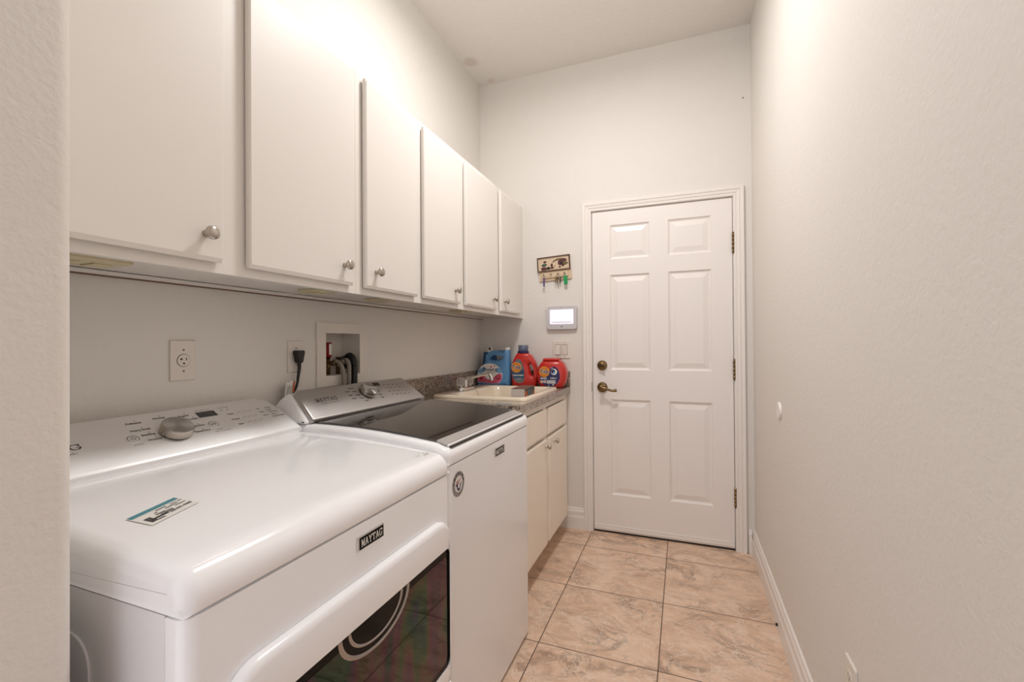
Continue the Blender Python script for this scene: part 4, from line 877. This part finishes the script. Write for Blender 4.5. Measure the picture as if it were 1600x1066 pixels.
ring(mb, disc(0.007, 20), disc(0.006, 20), 0, M_ink_soft, frame((-0.655, 1.046, 0.9092), (0, 1, 0), (-0.994, 0, 0.1), (0.1, 0, 0.994))); mb.build('approval_marks', t)
badge(t, dx0 + 0.0003, 0.748, 0.811, 0.081, 0.028)
# door
mb = MB(); ow, oh = 0.628, 0.446; oy, oz = 0.743, 0.520
outer = rrect(ow, oh, 0.055, 8, oy, oz); Mw = on_left(dx0, 0, 0)
gw, gh = 0.580, 0.310; gy, gz = 0.762, 0.511
inner = rrect(gw, gh, 0.022, 8, gy, gz)
loops = [(outer, 0.0004), (outer, 0.012), (rrect(ow - 0.008, oh - 0.008, 0.052, 8, oy, oz), 0.017), (rrect(ow - 0.028, oh - 0.028, 0.046, 8, oy, oz), 0.020), (inner, 0.0175), (inner, 0.010)]
n = len(outer); vs = [(x, y, z) for pl, z in loops for x, y in pl]; fs = []
for i in range(len(loops) - 1):
    for k in range(n): fs.append((i * n + k, i * n + (k + 1) % n, (i + 1) * n + (k + 1) % n, (i + 1) * n + k))
mb.poly(vs, fs, M_white, Mw, smooth=True); dd = mb.build('door', t, sharp=60)
mb = MB(); mb.prism(rrect(gw - 0.001, gh - 0.001, 0.021, 8, gy, gz), 0.009, 0.0150, M_gloss_black, Mw); mb.flat(rrect(gw - 0.035, gh - 0.035, 0.014, 6, gy, gz - 0.001), 0.0155, M_doorglass, Mw); gl = mb.build('window', dd, label='dark iridescent glass window')
mb = MB()   # scooped pull under the top rail
hc, hz = 0.752, gz + gh / 2
def half(r, z, k=24): return [(hc + 0.98 * r * math.cos(PI + PI * i / k), hz + 0.64 * r * math.sin(PI + PI * i / k) - 0.001, z) for i in range(k + 1)]
M_pull = mat('polished_pull_rim', (176, 172, 169), 0.16, metal=0.9)
def arc_band(a, b, za, zb, m):
    rows = [half(a, 0.0157), half(a - (a - b) * 0.3, za), half(b + (a - b) * 0.3, zb), half(b, 0.0158)]
    vs = [p for r_ in rows for p in r_]; k = 25
    mb.poly(vs, [(i * k + j, i * k + j + 1, (i + 1) * k + j + 1, (i + 1) * k + j) for i in range(3) for j in range(k - 1)], m, Mw, smooth=True)
arc_band(0.115, 0.104, 0.0180, 0.0172, M_pull); arc_band(0.104, 0.088, 0.0159, 0.0159, M_gloss_black); arc_band(0.088, 0.080, 0.0178, 0.0172, M_pull)
mb.poly(half(0.080, 0.0159), [tuple(range(25))], M_gloss_black, Mw); mb.build('door_pull', dd, label='dark half-moon pull scooped under the top rail')
mb = MB(); mb.prism([(dy0 + 0.05, 0.02), (dy1 - 0.006, 0.02), (dy1 - 0.006, 0.288), (dy0 + 0.05, 0.288)], 0.0003, 0.005, M_white, Mw, bev=0.003); mb.build('toe_panel', t)

# --- washer
wx0, wy0, wy1 = -0.609, 1.0885, 1.7735
t = thing('washer', 'white top-loading washer with smoked glass lid beside the dryer', 'washer', (-0.95, 1.431, 0))
mb = MB(); r = 0.022
pl = [(-1.285, wy0 + 0.001)] + [(wx0 - r + r * math.cos(math.radians(a)), wy0 + 0.001 + r + r * math.sin(math.radians(a))) for a in range(-90, 1, 15)] + [(wx0 - r + r * math.cos(math.radians(a)), wy1 - 0.001 - r + r * math.sin(math.radians(a))) for a in range(0, 91, 15)] + [(-1.285, wy1 - 0.001)]
mb.prism(pl, 0.014, 0.862, M_white_soft, smooth=True, bev=0.003)
for x in (-1.22, -0.68):
    for y in (wy0 + 0.06, wy1 - 0.06): mb.cyl((x, y, 0.0), (x, y, 0.0145), 0.02, M_black, 12)
mb.build('body', t, sharp=35)
top = [(wx0, 0.866), (wx0 + 0.001, 0.875)] + arcpts(wx0 - 0.027, 0.884, 0.0275, 0, 68, 8) + [(-0.66, 0.9215), (-0.74, 0.9310), (-0.84, 0.9400), (-0.94, 0.9465), (-1.05, 0.9495), (-1.15, 0.9500), (-1.286, 0.948), (-1.286, 0.866)]
mb = MB(); k_ = len(top); rounded_prism(mb, top, wy0, wy1, 0.020, M_white, 6, fix=lambda i: i in (0, k_ - 1, k_ - 2)); mb.build('top_deck', t, sharp=50)
def deck_z(x):
    pts = [(-1.286, 0.948), (-1.15, 0.950), (-1.05, 0.9495), (-0.94, 0.9465), (-0.84, 0.94), (-0.74, 0.931), (-0.66, 0.9215), (-0.62, 0.9105)]
    for (a, za), (b, zb) in zip(pts, pts[1:]):
        if a <= x <= b: return za + (zb - za) * (x - a) / (b - a)
    return 0.91
def lid_strip(mb, xa, xb, y0, y1, lift, th, m, steps=14):
    xs = [xa + (xb - xa) * k / steps for k in range(steps + 1)]; vs = []
    for x in xs: vs += [(x, y0, deck_z(x) + lift), (x, y1, deck_z(x) + lift), (x, y1, deck_z(x) + lift - th), (x, y0, deck_z(x) + lift - th)]
    fs = []
    for k in range(steps):
        for q in range(4): fs.append((4 * k + q, 4 * k + (q + 1) % 4, 4 * k + 4 + (q + 1) % 4, 4 * k + 4 + q))
    fs += [(0, 1, 2, 3), (4 * steps + 3, 4 * steps + 2, 4 * steps + 1, 4 * steps)]
    mb.poly(vs, fs, m, smooth=True)
ly0, ly1 = 1.119, 1.740
mb = MB(); lid_strip(mb, -1.118, -0.662, ly0, ly1, 0.0065, 0.0055, M_lidglass); ld = mb.build('lid', t, sharp=40, label='smoked glass lid')
mb = MB(); lid_strip(mb, -0.6615, -0.630, ly0, ly1, 0.0068, 0.0055, M_silver_dk, 4); mb.box((-0.6302, ly0, 0.9095), (-0.6235, ly1, 0.9170), M_silver, 0.0025, 3); mb.build('lid_trim', ld, sharp=40, label='silver lid trim')
mb = MB(); mb.box((-0.6225, ly0 + 0.004, 0.9085), (-0.6165, ly1 - 0.004, 0.9125), M_slot); mb.build('lid_gap_shade', t)  # dark strip standing in for the shadow in front of the raised lid
CW = Plate(-1.112, 0.9555, -1.218, 1.046)
mb = MB(); rounded_prism(mb, [(-1.124, 0.9505), (-1.122, 0.957), (-1.217, 1.036), (-1.236, 1.041), (-1.262, 1.022), (-1.284, 0.985), (-1.285, 0.9505)], wy0 + 0.002, wy1 - 0.002, 0.008, M_white, 4)
for v in mb.bm.verts:
    k = max(0.0, (v.co.z - 0.955) / 0.086); v.co.y += 0.034 * k if v.co.y < 1.43 else -0.028 * k
mb.build('console_housing', t, sharp=50)
mb = MB(); Lc = CW.len
mb.prism([(wy0 + 0.016, 0.0), (wy1 - 0.006, 0.0), (wy1 - 0.034, Lc - 0.012), (wy1 - 0.044, Lc), (wy0 + 0.050, Lc), (wy0 + 0.038, Lc - 0.010)], -0.004, 0.010, M_silver_dk, CW.M(0, 0), bev=0.007, seg=4, smooth=True); mb.build('console', t, sharp=45, label='brushed silver control console')
dial(t, CW.M(1.440, 0.080, 0.0102), 0.034, 0.022, True)
Q = lambda y, tt: CW.M(y, tt, 0.0104)
mb = MB(); mb.flat([(-0.020, -0.009), (0.020, -0.009), (0.020, 0.009), (-0.020, 0.009)], 0, M_lcd_dk, Q(1.530, 0.116)); mb.build('display', t, label='dark display window')
mb = MB(); slab_text(mb, 'MAYTAG', 0.0165, 0.0125, 0.004, M_ink, Q(1.225, 0.078)); mb.text('COMMERCIAL TECHNOLOGY', 0.0058, M_ink, Q(1.228, 0.060), space=1.1); mb.build('maker_lettering', t); mb = MB()
rr = random.Random(5)
for y, tt, s in ((1.375, 0.112, 'Normal'), (1.380, 0.094, 'Bulky'), (1.382, 0.074, 'Whites'), (1.388, 0.056, 'Colors'), (1.402, 0.040, 'Quick'), (1.508, 0.096, 'Heavy'), (1.506, 0.078, 'Rinse'), (1.502, 0.058, 'Drain'), (1.500, 0.042, 'Clean'), (1.345, 0.098, 'Power'), (1.345, 0.078, 'Start'), (1.35, 0.060, 'Pause')): mb.text(s, 0.0090, M_ink, Q(y, tt), bold=0.0003)
mb.build('cycle_legend', t); mb = MB()
for i, y in enumerate((1.572, 1.600, 1.628, 1.656, 1.684)):
    for tt in (0.106, 0.088, 0.068, 0.048): mb.text(('Hot', 'Warm', 'Cool', 'High', 'Low', 'Soil')[(i * 3 + int(tt * 1000)) % 6], 0.0070, M_ink, Q(y, tt - 0.002 * i), bold=0.0002)
mb.build('option_legend', t)
badge(t, wx0 + 0.0003, 1.453, 0.828, 0.086, 0.030)
# round maker's sticker
mb = MB(); Mw = on_left(wx0 + 0.0003, 1.148, 0.800)
mb.prism(disc(0.036, 36), 0, 0.0006, M_stickgrey, Mw); mb.flat(disc(0.0235, 30), 0.0009, M_paper, Mw)
for i, ch in enumerate('AMERICA'):
    a = math.radians(180 - 12 - i * 26); mb.text(ch, 0.0125, M_ink, Mw @ Matrix.Translation((0.0295 * math.cos(a), 0.0295 * math.sin(a), 0.0010)) @ Matrix.Rotation(a - PI / 2, 4, 'Z'), bold=0.0004)
def swoosh(pts, m, z): mb.flat(pts, z, m, Mw)
swoosh([(-0.012, 0.002), (0.006, 0.012), (0.014, 0.018), (0.010, 0.012), (-0.008, -0.004)], M_reddk, 0.0012); swoosh([(-0.016, 0.008), (0.0, 0.016), (0.006, 0.020), (-0.004, 0.012), (-0.014, 0.003)], M_reddk, 0.0012)
swoosh([(-0.020, 0.000), (-0.012, -0.006), (-0.008, -0.016), (-0.002, -0.020), (0.006, -0.018), (0.014, -0.004), (0.019, 0.004), (0.008, -0.002), (0.002, -0.010), (-0.004, -0.004), (-0.012, 0.004)], M_navy, 0.0014); swoosh(disc(0.006, 16, 0.0, -0.006), M_paper, 0.0016)
mb.build('round_sticker', t, label='round grey sticker with red and navy swoosh')
